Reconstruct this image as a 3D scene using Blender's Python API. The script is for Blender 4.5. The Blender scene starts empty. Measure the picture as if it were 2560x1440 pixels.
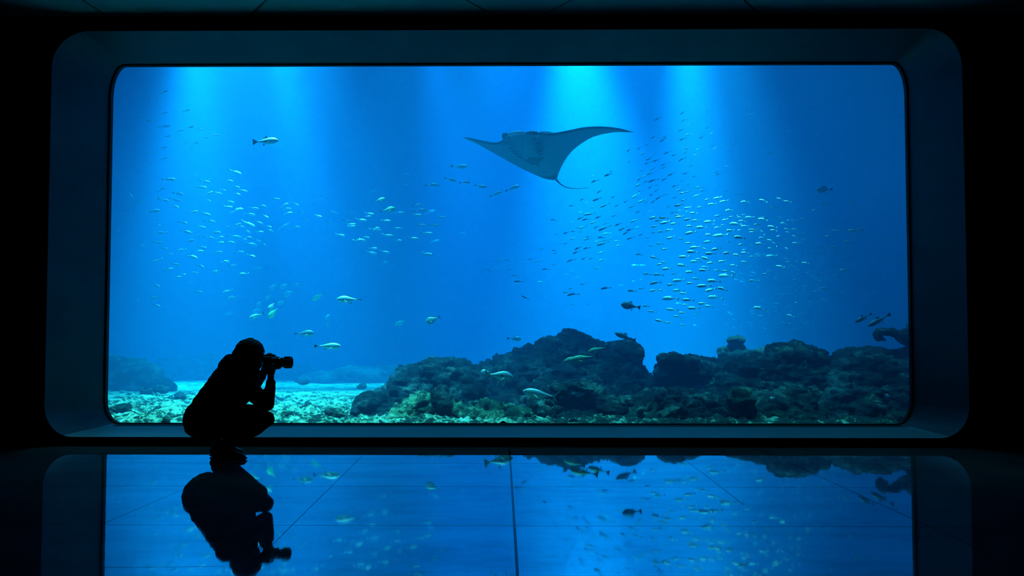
import bpy, bmesh, math, random
from mathutils import Vector, Matrix, noise
from mathutils.bvhtree import BVHTree

random.seed(7)
sc = bpy.context.scene
COL = sc.collection
F = 1800.0; H = 1.28
PITCH = math.atan(60 / F); YAW = math.atan(15 / F)

# ------------------------------------------------------------ camera
cd = bpy.data.cameras.new('view_camera')
cam = bpy.data.objects.new('view_camera', cd); COL.objects.link(cam)
cd.sensor_width = 36; cd.lens = F / 2560 * 36; cd.clip_end = 200
cam.location = (0, 0, H)
cam.rotation_euler = (math.pi / 2 + PITCH, 0, YAW)
sc.camera = cam

# ------------------------------------------------------------ world, exposure
w = bpy.data.worlds.new('world'); sc.world = w; w.use_nodes = True
w.node_tree.nodes['Background'].inputs[0].default_value = (0.0, 0.0, 0.0, 1)
w.node_tree.nodes['Background'].inputs[1].default_value = 0
sc.view_settings.view_transform = 'Standard'
sc.view_settings.look = 'None'
sc.view_settings.exposure = -0.2
sc.view_settings.gamma = 1.0
sc.view_settings.use_curve_mapping = False
cy = sc.cycles
cy.use_denoising = True
cy.max_bounces = 8; cy.diffuse_bounces = 2; cy.glossy_bounces = 3; cy.transmission_bounces = 4
cy.volume_bounces = 1; cy.transparent_max_bounces = 16
cy.sample_clamp_indirect = 4.0
cy.caustics_reflective = False; cy.caustics_refractive = False

# ------------------------------------------------------------ lights over the tank (daylight from the open top, shaft lamps, added fill spots)
def sun(name, rot, strength, color, angle):
    l = bpy.data.lights.new(name, 'SUN'); l.energy = strength; l.color = color; l.angle = angle
    o = bpy.data.objects.new(name, l); COL.objects.link(o); o.rotation_euler = rot; return o
def spot(name, loc, target, watts, color, size, blend, radius=0.3):
    l = bpy.data.lights.new(name, 'SPOT'); l.energy = watts; l.color = color
    l.spot_size = math.radians(size); l.spot_blend = blend; l.shadow_soft_size = radius
    o = bpy.data.objects.new(name, l); COL.objects.link(o); o.location = loc
    d = Vector(target) - Vector(loc)
    o.rotation_euler = d.to_track_quat('-Z', 'Y').to_euler(); return o
sun('daylight', (math.radians(-20), math.radians(-5), 0), 3.2, (0.50, 0.82, 0.93), math.radians(40))
#        name       lamp position        aimed at          watts  colour           cone blend
for a in [
    ('unseen_spot', (1.1, 15.0, 8.5), (1.9, 15.3, 0), 42000, (0.30, 1.0, 1.0), 44, 1.0),
    ('unseen_spot', (3.5, 15.0, 8.5), (3.9, 15.2, 0), 34000, (0.30, 1.0, 1.0), 28, 1.0),
    ('unseen_spot', (-2.0, 15.5, 8.5), (-1.0, 15.5, 0), 13000, (0.10, 0.62, 1.0), 26, 1.0),
    ('unseen_spot', (-6.8, 15.0, 8.5), (-6.9, 15.0, 0), 30000, (0.30, 0.9, 1.0), 30, 1.0),
    ('unseen_spot', (-5.4, 15.5, 8.5), (-4.0, 15.5, 0), 26000, (0.2, 0.8, 1.0), 22, 1.0),
    ('unseen_spot', (-3.8, 10.6, 8.5), (-3.8, 10.4, 0), 18000, (0.5, 0.98, 1.0), 50, 1.0),  # unseen spot that brightens the pale sand
    ('unseen_spot', (-0.8, 9.4, 8.5), (-1.0, 9.2, 0), 5000, (0.6, 0.98, 0.9), 30, 1.0),
    ('unseen_spot', (-0.3, 16.0, 12.0), (0.1, 16.0, 0), 34000, (0.14, 0.70, 1.0), 36, 1.0),  # added fill, brightens the water left of the main shaft
    ('unseen_spot', (2.6, 16.5, 12.0), (2.9, 16.5, 0), 30000, (0.18, 0.80, 1.0), 32, 1.0),  # added fill for the dark gap between the two right shafts
    ('unseen_spot', (-2.9, 8.9, 8.5), (-2.7, 7.5, 0), 3600, (0.3, 0.85, 1.0), 62, 1.0),  # added, unseen: shines through the glass to brighten the sill, left
    ('unseen_spot', (0.2, 8.9, 8.5), (0.1, 7.5, 0), 3200, (0.3, 0.85, 1.0), 62, 1.0),  # added sill brightener, middle
    ('unseen_spot', (3.0, 8.9, 8.5), (2.6, 7.5, 0), 2400, (0.3, 0.85, 1.0), 62, 1.0),  # added sill brightener, right
    ('unseen_spot', (-5.6, 13.4, 8.5), (-5.3, 12.6, 2), 6500, (0.55, 1.0, 1.0), 34, 1.0),  # added to brighten the left school
    ('unseen_spot', (-2.6, 13.4, 8.5), (-2.2, 12.6, 2), 3500, (0.55, 1.0, 1.0), 26, 1.0),  # added to brighten the centre school
    ('unseen_spot', (2.7, 11.3, 8.5), (3.5, 11.6, 2), 16000, (0.6, 1.0, 1.0), 30, 1.0),  # added to brighten the backs of the right school
]:
    spot(*a)

# ------------------------------------------------------------ helpers
def ray(px, py):
    x, y = (px - 1280) / F, (720 - py) / F
    c, s = math.cos(PITCH), math.sin(PITCH)
    Y = c - y * s; Z = s + y * c; X = x
    c, s = math.cos(YAW), math.sin(YAW)
    return Vector((X * c - Y * s, X * s + Y * c, Z))
def at(px, py, Y):
    d = ray(px, py); d = d / d.y * Y
    return Vector((d.x, Y, d.z + H))

def mat(name, base=(0.5, 0.5, 0.5), rough=0.6, metal=0.0, spec=0.5, coat=0.0):
    m = bpy.data.materials.new(name); m.use_nodes = True
    b = m.node_tree.nodes['Principled BSDF']
    b.inputs['Base Color'].default_value = (*base, 1); b.inputs['Roughness'].default_value = rough
    b.inputs['Metallic'].default_value = metal; b.inputs['Specular IOR Level'].default_value = spec
    b.inputs['Coat Weight'].default_value = coat
    return m
def N(m, typ, **kw):
    n = m.node_tree.nodes.new(typ)
    for k, v in kw.items():
        if k.startswith('i_'):
            n.inputs[int(k[2:]) if k[2:].isdigit() else k[2:].replace('_', ' ')].default_value = v
        else: setattr(n, k, v)
    return n
def L(m, a, b): m.node_tree.links.new(a, b)
def bsdf(m): return m.node_tree.nodes['Principled BSDF']
def ramp(m, fac, stops):
    r = N(m, 'ShaderNodeValToRGB'); e = r.color_ramp.elements
    while len(e) < len(stops): e.new(0.5)
    for i, (p, c) in enumerate(stops):
        e[i].position = p; e[i].color = (*c, 1)
    L(m, fac, r.inputs[0]); return r.outputs[0]
def objco(m, scale=1.0, stretch=(1, 1, 1)):
    t = N(m, 'ShaderNodeTexCoord'); mp = N(m, 'ShaderNodeMapping')
    mp.inputs['Scale'].default_value = tuple(scale * s for s in stretch)
    L(m, t.outputs['Object'], mp.inputs['Vector']); return mp.outputs[0]
def noisef(m, vec, scale, detail=6, rough=0.6):
    n = N(m, 'ShaderNodeTexNoise'); n.inputs['Scale'].default_value = scale
    n.inputs['Detail'].default_value = detail; n.inputs['Roughness'].default_value = rough
    L(m, vec, n.inputs['Vector']); return n.outputs['Fac']
def bump(m, fac, strength, dist):
    b = N(m, 'ShaderNodeBump'); b.inputs['Strength'].default_value = strength; b.inputs['Distance'].default_value = dist
    L(m, fac, b.inputs['Height']); L(m, b.outputs[0], bsdf(m).inputs['Normal'])

def link(name, me, m=None, parent=None, smooth=True):
    o = bpy.data.objects.new(name, me); COL.objects.link(o)
    if m is not None:
        for q in (m if isinstance(m, (list, tuple)) else [m]): me.materials.append(q)
    if smooth and len(me.polygons): me.polygons.foreach_set('use_smooth', [True] * len(me.polygons))
    if parent is not None: o.parent = parent
    return o
def mesh(name, verts, faces):
    me = bpy.data.meshes.new(name); me.from_pydata([tuple(v) for v in verts], [], faces); me.update(); return me
def from_bm(name, bm):
    me = bpy.data.meshes.new(name); bm.to_mesh(me); bm.free(); return me
def tag(o, label=None, cat=None, group=None, kind=None):
    if label: o['label'] = label
    if cat: o['category'] = cat
    if group: o['group'] = group
    if kind: o['kind'] = kind
    return o
def empty(name, loc=(0, 0, 0)):
    o = bpy.data.objects.new(name, None); COL.objects.link(o); o.location = loc; o.empty_display_size = 0.1; return o
def struct(name, me, m, smooth=False, parent=None):
    o = link(name, me, m, parent, smooth); o['kind'] = 'structure'; return o
def put(o, parent):
    """parent o (built in world space) under an Empty that only has a location"""
    o.parent = parent; o.location = o.location - parent.location if parent.parent is None else o.location
    return o
def box_bm(bm, x0, x1, y0, y1, z0, z1):
    v = [bm.verts.new(p) for p in [(x0,y0,z0),(x1,y0,z0),(x1,y1,z0),(x0,y1,z0),(x0,y0,z1),(x1,y0,z1),(x1,y1,z1),(x0,y1,z1)]]
    for f in [(0,3,2,1),(4,5,6,7),(0,1,5,4),(1,2,6,5),(2,3,7,6),(3,0,4,7)]: bm.faces.new([v[i] for i in f])
def box(name, x0, x1, y0, y1, z0, z1):
    bm = bmesh.new(); box_bm(bm, x0, x1, y0, y1, z0, z1); return from_bm(name, bm)

# ------------------------------------------------------------ the room
D = 6.907          # front face of the window wall
DG = 7.80          # glass
XL, XR, ZT = -5.55, 5.55, 4.17
WX0, WX1, WZ0, WZ1 = -4.545, 4.285, 0.084, 4.02      # outer opening
GX0, GX1, GZ0, GZ1 = -4.475, 4.235, 0.066, 3.995     # opening at the glass

M_wall = mat('wall_black_paint', (0.0015, 0.002, 0.003), 0.9, spec=0.1)
M_dark = mat('side_wall_paint', (0.002, 0.003, 0.004), 0.9, spec=0.1)
M_reveal = mat('reveal_paint', (0.06, 0.075, 0.085), 0.6, spec=0.15)
v_ = objco(M_reveal, 1.0, (1, 0.4, 1))
L(M_reveal, ramp(M_reveal, noisef(M_reveal, v_, 1.2, 3), [(0.35, (0.028, 0.037, 0.044)), (0.7, (0.048, 0.058, 0.066))]), bsdf(M_reveal).inputs['Base Color'])
M_gasket = mat('gasket_rubber', (0.002, 0.002, 0.003), 0.7, spec=0.2)

# polished floor: dark stone slabs with thin joints at fixed places
M_floor = mat('polished_stone', (0.10, 0.115, 0.13), 0.05, metal=0.0)
def seam_lines(m, segs, coords):
    """mask that is 1 on the given straight joints: (nx, ny, d, half width, along0, along1)"""
    sep = N(m, 'ShaderNodeSeparateXYZ'); L(m, coords, sep.inputs[0])
    total = None
    for nx, ny, d, hw, a0, a1 in segs:
        def ma(op, a, b):
            n = N(m, 'ShaderNodeMath', operation=op)
            for i, q in enumerate((a, b)):
                if q is None: continue
                if isinstance(q, (int, float)): n.inputs[i].default_value = q
                else: L(m, q, n.inputs[i])
            return n.outputs[0]
        dist = ma('ADD', ma('ADD', ma('MULTIPLY', sep.outputs[0], nx), ma('MULTIPLY', sep.outputs[1], ny)), -d)
        on = ma('LESS_THAN', ma('ABSOLUTE', dist, None), hw)
        t = ma('ADD', ma('MULTIPLY', sep.outputs[0], -ny), ma('MULTIPLY', sep.outputs[1], nx))
        on = ma('MULTIPLY', on, ma('MULTIPLY', ma('GREATER_THAN', t, a0), ma('LESS_THAN', t, a1)))
        total = on if total is None else ma('MAXIMUM', total, on)
    return total
def seg2(p, q, hw):
    """joint from p to q on a horizontal plane"""
    dx, dy = q[0] - p[0], q[1] - p[1]; l = math.hypot(dx, dy); nx, ny = dy / l, -dx / l
    t0 = -ny * p[0] + nx * p[1]; t1 = -ny * q[0] + nx * q[1]
    return (nx, ny, nx * p[0] + ny * p[1], hw, min(t0, t1), max(t0, t1))
def flr(px, py):
    d = ray(px, py); k = -H / d.z; return (d.x * k, d.y * k)
def cei(px, py):
    d = ray(px, py); k = (ZT - H) / d.z; return (d.x * k, d.y * k)
BIG = 9
segs = []
for py, hw in ((1158.5, .005), (1217, .0045), (1314.5, .004), (1445, .004)):
    segs.append(seg2((-BIG, flr(1280, py)[1]), (BIG, flr(1280, py)[1]), hw))
segs.append(seg2(flr(262, 1419), flr(560, 1416), .003))
for a, b, hw in (((1274, 1125), (1294, 1440), .008), ((905, 1140), (640, 1402), .0035), ((1900, 1124), (2283, 1298), .005),
                 ((2283, 1298), (2560, 1424), .004), ((690, 1125), (110, 1372), .0035), ((1700, 1140), (1860, 1262), .004), ((1850, 1318), (2010, 1400), .0015)):
    segs.append(seg2(flr(*a), flr(*b), hw))
tc = N(M_floor, 'ShaderNodeTexCoord')
sm = seam_lines(M_floor, segs, tc.outputs['Object'])
b_ = bsdf(M_floor)
v_ = objco(M_floor, 1.0, (0.6, 1.6, 1))
stone = ramp(M_floor, noisef(M_floor, v_, 1.4, 8, 0.65), [(0.3, (0.35, 0.40, 0.44)), (0.5, (0.5, 0.56, 0.6)), (0.75, (0.64, 0.69, 0.72))])
mx = N(M_floor, 'ShaderNodeMix', data_type='RGBA'); L(M_floor, sm, mx.inputs[0]); L(M_floor, stone, mx.inputs[6]); mx.inputs[7].default_value = (0.004, 0.005, 0.006, 1)
L(M_floor, mx.outputs[2], b_.inputs['Base Color'])
b_.inputs['Metallic'].default_value = 0.9
rr = N(M_floor, 'ShaderNodeMapRange'); L(M_floor, noisef(M_floor, v_, 3.0, 5), rr.inputs[0])
rr.inputs[1].default_value = .3; rr.inputs[2].default_value = .7; rr.inputs[3].default_value = .015; rr.inputs[4].default_value = .05
L(M_floor, rr.outputs[0], b_.inputs['Roughness'])
v2 = objco(M_floor, 1.0, (1, 1.0, 1))
bump(M_floor, noisef(M_floor, v2, 5.0, 4, 0.5), 0.012, 0.02)

M_ceil = mat('ceiling_panel', (0.3, 0.34, 0.35), 0.6, spec=0.3)
csegs = [seg2(cei(*a), cei(*b), hw) for a, b, hw in (((668, -2), (620, 44), .012), ((205, 0), (275, 44), .008), ((1165, 0), (1250, 46), .010),
         ((1430, 0), (1335, 46), .006), ((1860, 0), (1908, 44), .010))]
tc = N(M_ceil, 'ShaderNodeTexCoord'); sm = seam_lines(M_ceil, csegs, tc.outputs['Object'])
mx = N(M_ceil, 'ShaderNodeMix', data_type='RGBA'); L(M_ceil, sm, mx.inputs[0]); mx.inputs[6].default_value = (0.3, 0.34, 0.35, 1); mx.inputs[7].default_value = (0.004, 0.005, 0.006, 1)
L(M_ceil, mx.outputs[2], bsdf(M_ceil).inputs['Base Color'])

struct('floor', box('floor', XL, XR, -3, D + .3, -.12, 0), M_floor)
struct('ceiling', box('ceiling', XL - .2, XR + .2, -3.2, D + .3, ZT, ZT + .15), M_ceil)
struct('wall_left', box('wall_left', XL - .2, XL, -3, D + .3, -.12, ZT), M_dark)
struct('wall_right', box('wall_right', XR, XR + .2, -3, D + .3, -.12, ZT), M_dark)
struct('wall_back', box('wall_back', XL - .2, XR + .2, -3.2, -3, -.12, ZT), M_dark)

def rr_loop(x0, x1, z0, z1, Y, corners, n=10):
    """rounded rectangle; corners = (rx, rz) for bottom-left, bottom-right, top-right, top-left"""
    out = []
    C = [((x0, z0), (1, 1), 180), ((x1, z0), (-1, 1), 270), ((x1, z1), (-1, -1), 0), ((x0, z1), (1, -1), 90)]
    for (cx, cz), (sx, sz), a0 in C:
        rx, rz = corners[len(out) // (n + 1)]
        ox, oz = cx + sx * rx, cz + sz * rz
        for i in range(n + 1):
            a = math.radians(a0 + 90 * i / n)
            out.append(Vector((ox + rx * math.cos(a), Y, oz + rz * math.sin(a))))
    return out
outer = rr_loop(WX0, WX1, WZ0, WZ1, D, [(.27, .30), (.28, .30), (.33, .38), (.36, .35)])
inner = rr_loop(GX0, GX1, GZ0, GZ1, DG, [(.17, .26), (.19, .28), (.15, .36), (.16, .36)])
n = len(outer)
# wall face with the opening (front skin), 0.2 m thick skin returns are the reveal
bm = bmesh.new()
WB = [(XL, -.0), (XR, -.0), (XR, ZT), (XL, ZT)]
ov = [bm.verts.new(p) for p in outer]
frame = []
for p in outer:       # push each loop point out to the wall rectangle
    cx, cz = (WX0 + WX1) / 2, (WZ0 + WZ1) / 2
    dx, dz = p.x - cx, p.z - cz
    k = min(((XR if dx > 0 else XL) - cx) / dx if abs(dx) > 1e-6 else 1e9, ((ZT if dz > 0 else 0) - cz) / dz if abs(dz) > 1e-6 else 1e9)
    frame.append(Vector((cx + dx * k, D, cz + dz * k)))
fv = [bm.verts.new(p) for p in frame]
for i in range(n):
    j = (i + 1) % n
    bm.faces.new([fv[i], fv[j], ov[j], ov[i]])
corn = [Vector((x, D, z)) for x, z in WB]
for i in range(n):
    j = (i + 1) % n
    a, b = frame[i], frame[j]
    if abs(a.x - b.x) > 1e-4 and abs(a.z - b.z) > 1e-4:
        c = min(corn, key=lambda q: (q - a).length + (q - b).length)
        bm.faces.new([fv[i], bm.verts.new(c), fv[j]])
# back skin of the wall and its outer rim, so it is a solid slab
bv = [bm.verts.new(Vector((p.x + .06 * (1 if p.x > (WX0 + WX1) / 2 else -1), D + .15, p.z + .05 * (1 if p.z > (WZ0 + WZ1) / 2 else -1)))) for p in outer]
for i in range(n):
    j = (i + 1) % n
    bm.faces.new([ov[i], ov[j], bv[j], bv[i]])
bmesh.ops.recalc_face_normals(bm, faces=bm.faces[:])
me = from_bm('wall_front', bm)
o = struct('wall_front', me, M_wall)
# reveal: a tube from the outer loop to the glass loop, with thickness outwards
bm = bmesh.new()
cx, cz = (WX0 + WX1) / 2, (WZ0 + WZ1) / 2
rings = []
K = 5
for k in range(K + 1):
    t = k / K
    rings.append([bm.verts.new(outer[i].lerp(inner[i], t)) for i in range(n)])
outr = []
for P in (inner, outer):
    outr.append([bm.verts.new(Vector((cx + (p.x - cx) * 1.03, p.y + (.0 if P is inner else .165), cz + (p.z - cz) * 1.04))) for p in P])
rings += outr
for k in range(len(rings)):
    a = rings[k]; b = rings[(k + 1) % len(rings)]
    if k == len(rings) - 1: continue
    for i in range(n):
        j = (i + 1) % n
        bm.faces.new([a[i], b[i], b[j], a[j]])
bmesh.ops.recalc_face_normals(bm, faces=bm.faces[:])
me = from_bm('trim_1', bm)
M_sill_lit = mat('sill_lit_paint', (0.15, 0.17, 0.19), 0.55, spec=0.2)
rev = struct('trim_1', me, [M_reveal, M_sill_lit], smooth=False)
for p_ in me.polygons:      # bottom faces paler: light from above is painted into the sill
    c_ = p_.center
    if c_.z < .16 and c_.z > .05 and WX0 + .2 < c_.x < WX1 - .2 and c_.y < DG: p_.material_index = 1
tag(rev, kind='structure')
# gasket round the glass and the sill ledge
def loop_tube(name, pts, prof, m):
    """sweep: prof = list of (inset towards centre, dy)"""
    bm = bmesh.new(); rs = []
    c = Vector((cx, 0, cz))
    nn = len(pts)
    for (ins, dy) in prof:
        r = []
        for i, p in enumerate(pts):
            t = (pts[(i + 1) % nn] - pts[i - 1]).normalized()
            nrm = Vector((t.z, 0, -t.x))
            if (Vector((c.x, p.y, c.z)) - p).dot(nrm) < 0: nrm = -nrm
            r.append(bm.verts.new(p + nrm * ins + Vector((0, dy, 0))))
        rs.append(r)
    for k in range(len(rs)):
        a, b = rs[k], rs[(k + 1) % len(rs)]
        for i in range(nn):
            j = (i + 1) % nn
            bm.faces.new([a[i], a[j], b[j], b[i]])
    bmesh.ops.recalc_face_normals(bm, faces=bm.faces[:])
    return struct(name, from_bm(name, bm), m)
loop_tube('trim_2', inner, [(-.005, -.02), (.014, -.02), (.014, .03), (-.005, .03)], M_gasket)
struct('trim_3', box('trim_3', GX0 + .16, GX1 - .16, DG - .135, DG - .02, GZ0 + .0005, GZ0 + .006), M_gasket)

# the acrylic pane
M_glass = bpy.data.materials.new('clear_acrylic'); M_glass.use_nodes = True
nt = M_glass.node_tree; nt.nodes.remove(nt.nodes['Principled BSDF'])
tr = N(M_glass, 'ShaderNodeBsdfTransparent'); tr.inputs[0].default_value = (0.95, 0.99, 1.0, 1)
gl = N(M_glass, 'ShaderNodeBsdfGlossy'); gl.inputs['Roughness'].default_value = 0.0
fr = N(M_glass, 'ShaderNodeFresnel'); fr.inputs[0].default_value = 1.08
ms = N(M_glass, 'ShaderNodeMixShader')
L(M_glass, fr.outputs[0], ms.inputs[0]); L(M_glass, tr.outputs[0], ms.inputs[1]); L(M_glass, gl.outputs[0], ms.inputs[2])
L(M_glass, ms.outputs[0], nt.nodes['Material Output'].inputs[0])
bm = bmesh.new()
f_ = [bm.verts.new(p + Vector((0, .0, 0))) for p in inner]; g_ = [bm.verts.new(p + Vector((0, .03, 0))) for p in inner]
bm.faces.new(f_[::-1]); bm.faces.new(g_)
for i in range(n): bm.faces.new([f_[i], g_[i], g_[(i + 1) % n], f_[(i + 1) % n]])
bmesh.ops.recalc_face_normals(bm, faces=bm.faces[:])
struct('window_1', from_bm('window_1', bm), M_glass)

# ------------------------------------------------------------ the tank
TX, TY, TZ = 20, 42, 8.6
M_tank = mat('tank_wall', (0.02, 0.10, 0.16), 0.8)
struct('wall_tank_back', box('wall_tank_back', -TX, TX, TY, TY + .3, -4, TZ), M_tank)
struct('wall_tank_left', box('wall_tank_left', -TX - .3, -TX, D + .4, TY, -4, TZ), M_tank)
struct('wall_tank_right', box('wall_tank_right', TX, TX + .3, D + .4, TY, -4, TZ), M_tank)
# tank side of the window wall, around the opening
bm = bmesh.new()
yb0, yb1 = DG + .03, DG + .031
y0, y1 = D + .17, DG + .02
box_bm(bm, -TX, WX0 - .3, y1 - .2, y1, -4, TZ); box_bm(bm, WX1 + .3, TX, y1 - .2, y1, -4, TZ)
box_bm(bm, WX0 - .3, WX1 + .3, y1 - .2, y1, WZ1 + .2, TZ); box_bm(bm, WX0 - .3, WX1 + .3, y1 - .2, y1, -4, WZ0 - .12)
o = struct('wall_tank_front', from_bm('wall_tank_front', bm), M_tank)

# water: scatters blue, swallows red and some green
M_water = bpy.data.materials.new('sea_water'); M_water.use_nodes = True
nt = M_water.node_tree; nt.nodes.remove(nt.nodes['Principled BSDF'])
va = N(M_water, 'ShaderNodeVolumeAbsorption'); vs = N(M_water, 'ShaderNodeVolumeScatter')
SS = (0.003, 0.036, 0.088); SA = (0.34, 0.066, 0.008)
k = 0.1; vs.inputs['Density'].default_value = k; vs.inputs['Color'].default_value = (SS[0] / k, SS[1] / k, SS[2] / k, 1); vs.inputs['Anisotropy'].default_value = 0
k = 0.34; va.inputs['Density'].default_value = k; va.inputs['Color'].default_value = (1 - SA[0] / k, 1 - SA[1] / k, 1 - SA[2] / k, 1)
ad = N(M_water, 'ShaderNodeAddShader'); L(M_water, va.outputs[0], ad.inputs[0]); L(M_water, vs.outputs[0], ad.inputs[1])
L(M_water, ad.outputs[0], nt.nodes['Material Output'].inputs['Volume'])
o = link('water', box('water', -TX + .01, TX - .01, DG + .04, TY - .01, -3.9, TZ - .05), M_water, smooth=False)
tag(o, 'deep blue sea water filling the whole aquarium tank behind the glass', 'water', kind='stuff')

# ------------------------------------------------------------ sea bed
def fbm(p, s, oct=5, lac=2.1, gain=.5):
    a = 1; f = s; r = 0
    for _ in range(oct):
        r += a * noise.noise(Vector((p[0] * f, p[1] * f, p[2] * f))); a *= gain; f *= lac
    return r
def smooth01(a, b, x):
    t = min(1, max(0, (x - a) / (b - a))); return t * t * (3 - 2 * t)
def bed_z(x, y):
    z = 0.0 - 0.045 * max(0, y - 9.5) - 0.5 * max(0, y - 18.8)
    rough = 1 - smooth01(11.0, 14.5, y) * (1 - smooth01(-.5, 1.5, x))
    z += 0.035 * fbm((x, y, 3.3), .5, 3)
    n_ = fbm((x, y, 7.1), 2.4, 5, 2.0, .6)
    z += rough * (0.06 * max(-.3, n_) + .06 * abs(fbm((x, y, 1.7), 5.0, 4, 2.1, .65)) + .03 * max(0, fbm((x, y, 4.2), 11.0, 2)))
    return z
vs_, fs_ = [], []
ys = [DG + .05]
while ys[-1] < 24: ys.append(ys[-1] + .025 + .02 * (ys[-1] - 7.8))
ys += [26, 29, 33, 41.5]
xs = []
x = -19.5
while x < 19.5: xs.append(x); x += .03 if -6.6 < x < 4.5 else (.12 if abs(x) < 9 else .5)
for y in ys:
    for x in xs:
        z = bed_z(x, y) if y < 24 else -3.2
        vs_.append((x, y, z))
W_ = len(xs)
for j in range(len(ys) - 1):
    for i in range(W_ - 1):
        fs_.append((j * W_ + i, j * W_ + i + 1, (j + 1) * W_ + i + 1, (j + 1) * W_ + i))
M_sand = mat('sand_and_rubble', (0.4, 0.4, 0.35), 0.9, spec=0.1)
v_ = objco(M_sand)
na = noisef(M_sand, v_, 3.6, 8, .75); nb = noisef(M_sand, v_, 15.0, 6, .75)
mxn = N(M_sand, 'ShaderNodeMath', operation='MULTIPLY_ADD'); L(M_sand, nb, mxn.inputs[0]); mxn.inputs[1].default_value = .5; L(M_sand, na, mxn.inputs[2])
sb_ = N(M_sand, 'ShaderNodeMath', operation='SUBTRACT'); L(M_sand, mxn.outputs[0], sb_.inputs[0]); sb_.inputs[1].default_value = .25; n1 = sb_.outputs[0]
geo = N(M_sand, 'ShaderNodeNewGeometry'); sp = N(M_sand, 'ShaderNodeSeparateXYZ'); L(M_sand, geo.outputs['Position'], sp.inputs[0])
# open sand at the back of the clearing, rubble in front, darker reef rubble to the right
mr = N(M_sand, 'ShaderNodeMapRange'); L(M_sand, sp.outputs[1], mr.inputs[0]); mr.inputs[1].default_value = 9.6; mr.inputs[2].default_value = 13.5; mr.inputs[3].default_value = -.005; mr.inputs[4].default_value = .09
mr2 = N(M_sand, 'ShaderNodeMapRange'); L(M_sand, sp.outputs[0], mr2.inputs[0]); mr2.inputs[1].default_value = -.6; mr2.inputs[2].default_value = 1.2; mr2.inputs[3].default_value = 0; mr2.inputs[4].default_value = -.07
ad_ = N(M_sand, 'ShaderNodeMath', operation='ADD'); L(M_sand, n1, ad_.inputs[0]); L(M_sand, mr.outputs[0], ad_.inputs[1])
ad2 = N(M_sand, 'ShaderNodeMath', operation='ADD'); L(M_sand, ad_.outputs[0], ad2.inputs[0]); L(M_sand, mr2.outputs[0], ad2.inputs[1])
c_ = ramp(M_sand, ad2.outputs[0], [(0.43, (0.02, 0.045, 0.045)), (0.485, (0.08, 0.13, 0.09)), (0.53, (0.42, 0.52, 0.33)), (0.62, (0.72, 0.80, 0.60))])
L(M_sand, c_, bsdf(M_sand).inputs['Base Color'])
bump(M_sand, n1, .9, .08)
struct('floor_sea_bed', mesh('floor_sea_bed', vs_, fs_), M_sand, smooth=True)

# ------------------------------------------------------------ rocks
def ball(bm, c, r, sub=2):
    """r = (rx, ry, rz)"""
    m_ = Matrix.Translation(c) @ Matrix.Diagonal((*r, 1))
    bmesh.ops.create_icosphere(bm, subdivisions=sub, radius=1.0, matrix=m_)
def remeshed(name, bm, voxel, smooth_it=2):
    """one continuous skin round everything in bm"""
    me = from_bm(name + '_src', bm)
    o = bpy.data.objects.new('tmp', me); COL.objects.link(o)
    r = o.modifiers.new('r', 'REMESH'); r.mode = 'VOXEL'; r.voxel_size = voxel
    if smooth_it:
        s_ = o.modifiers.new('s', 'SMOOTH'); s_.factor = .5; s_.iterations = smooth_it
    dg = bpy.context.evaluated_depsgraph_get(); ev = o.evaluated_get(dg)
    out = bpy.data.meshes.new_from_object(ev, depsgraph=dg); out.name = name
    bpy.data.objects.remove(o); bpy.data.meshes.remove(me)
    return out
def craggy(me, amp, seed, freq=1.6):
    me.update()
    no = [v.normal.copy() for v in me.vertices]
    for v, n_ in zip(me.vertices, no):
        p = v.co + Vector((seed * 3.1, seed * 1.7, 0))
        q = (p.x * .8, p.y * .8, p.z * 2.2)
        a = fbm(q, freq, 3, 2.1, .55)
        b = 1 - 2 * abs(fbm(q, freq * 2.1, 3, 2.2, .6))
        c = fbm((p.x, p.y, p.z * 1.5), 9.0, 2)
        d_ = 1 - 2 * abs(fbm((p.x, p.y, p.z * 2.6), 6.5, 3, 2.1, .6))
        v.co += n_ * amp * (1.0 * a + .6 * b - .3 + .3 * c + .45 * d_)
    me.update()
def rock_mat(name, dark, mid, light, sc_=1.0, pos=(.36, .5, .66)):
    m = mat(name, mid, .85, spec=.2)
    v = objco(m, 1.0, (1, 1, 1.8))
    L(m, ramp(m, noisef(m, v, 2.6 * sc_, 10, .72), [(pos[0], dark), (pos[1], mid), (pos[2], light)]), bsdf(m).inputs['Base Color'])
    bump(m, noisef(m, v, 9 * sc_, 8, .75), .9, .06)
    return m
M_rockA = rock_mat('rock_dark', (.008, .013, .018), (.024, .036, .046), (.14, .19, .18), pos=(.4, .53, .64))
M_rockB = rock_mat('rock_algae', (.009, .015, .017), (.030, .046, .048), (.22, .28, .22), pos=(.42, .53, .63))
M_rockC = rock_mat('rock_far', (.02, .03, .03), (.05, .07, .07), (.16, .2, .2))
def P(px, py, Y, r):
    s = Y / F
    return at(px, py, Y), r * s
def skyline(bm, pts, Y, base, slope, rad=26, deep=.38, step=16):
    """fills the mass under a skyline; lower rows come towards the viewer by slope metres"""
    x = pts[0][0]
    while x <= pts[-1][0]:
        for (x0, y0), (x1, y1) in zip(pts, pts[1:]):
            if x0 <= x <= x1: t = (x - x0) / max(1e-6, x1 - x0); top = y0 + (y1 - y0) * t; break
        y = top; k = 0
        while y < base:
            r = rad * (.45 if k == 0 else (.75 if k == 1 else 1.05)) * random.uniform(.85, 1.15)
            f = (y - top) / max(30, base - top)
            Yc = Y - slope * f + random.uniform(-.06, .06) + deep * .5
            c, rm = P(x + random.uniform(-3, 3) * (k > 0), y + r, Yc, r)
            ball(bm, c, (rm, max(rm, deep * (1 if k else .6)), rm), 2)
            y += r * .9; k += 1
        x += step
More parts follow.
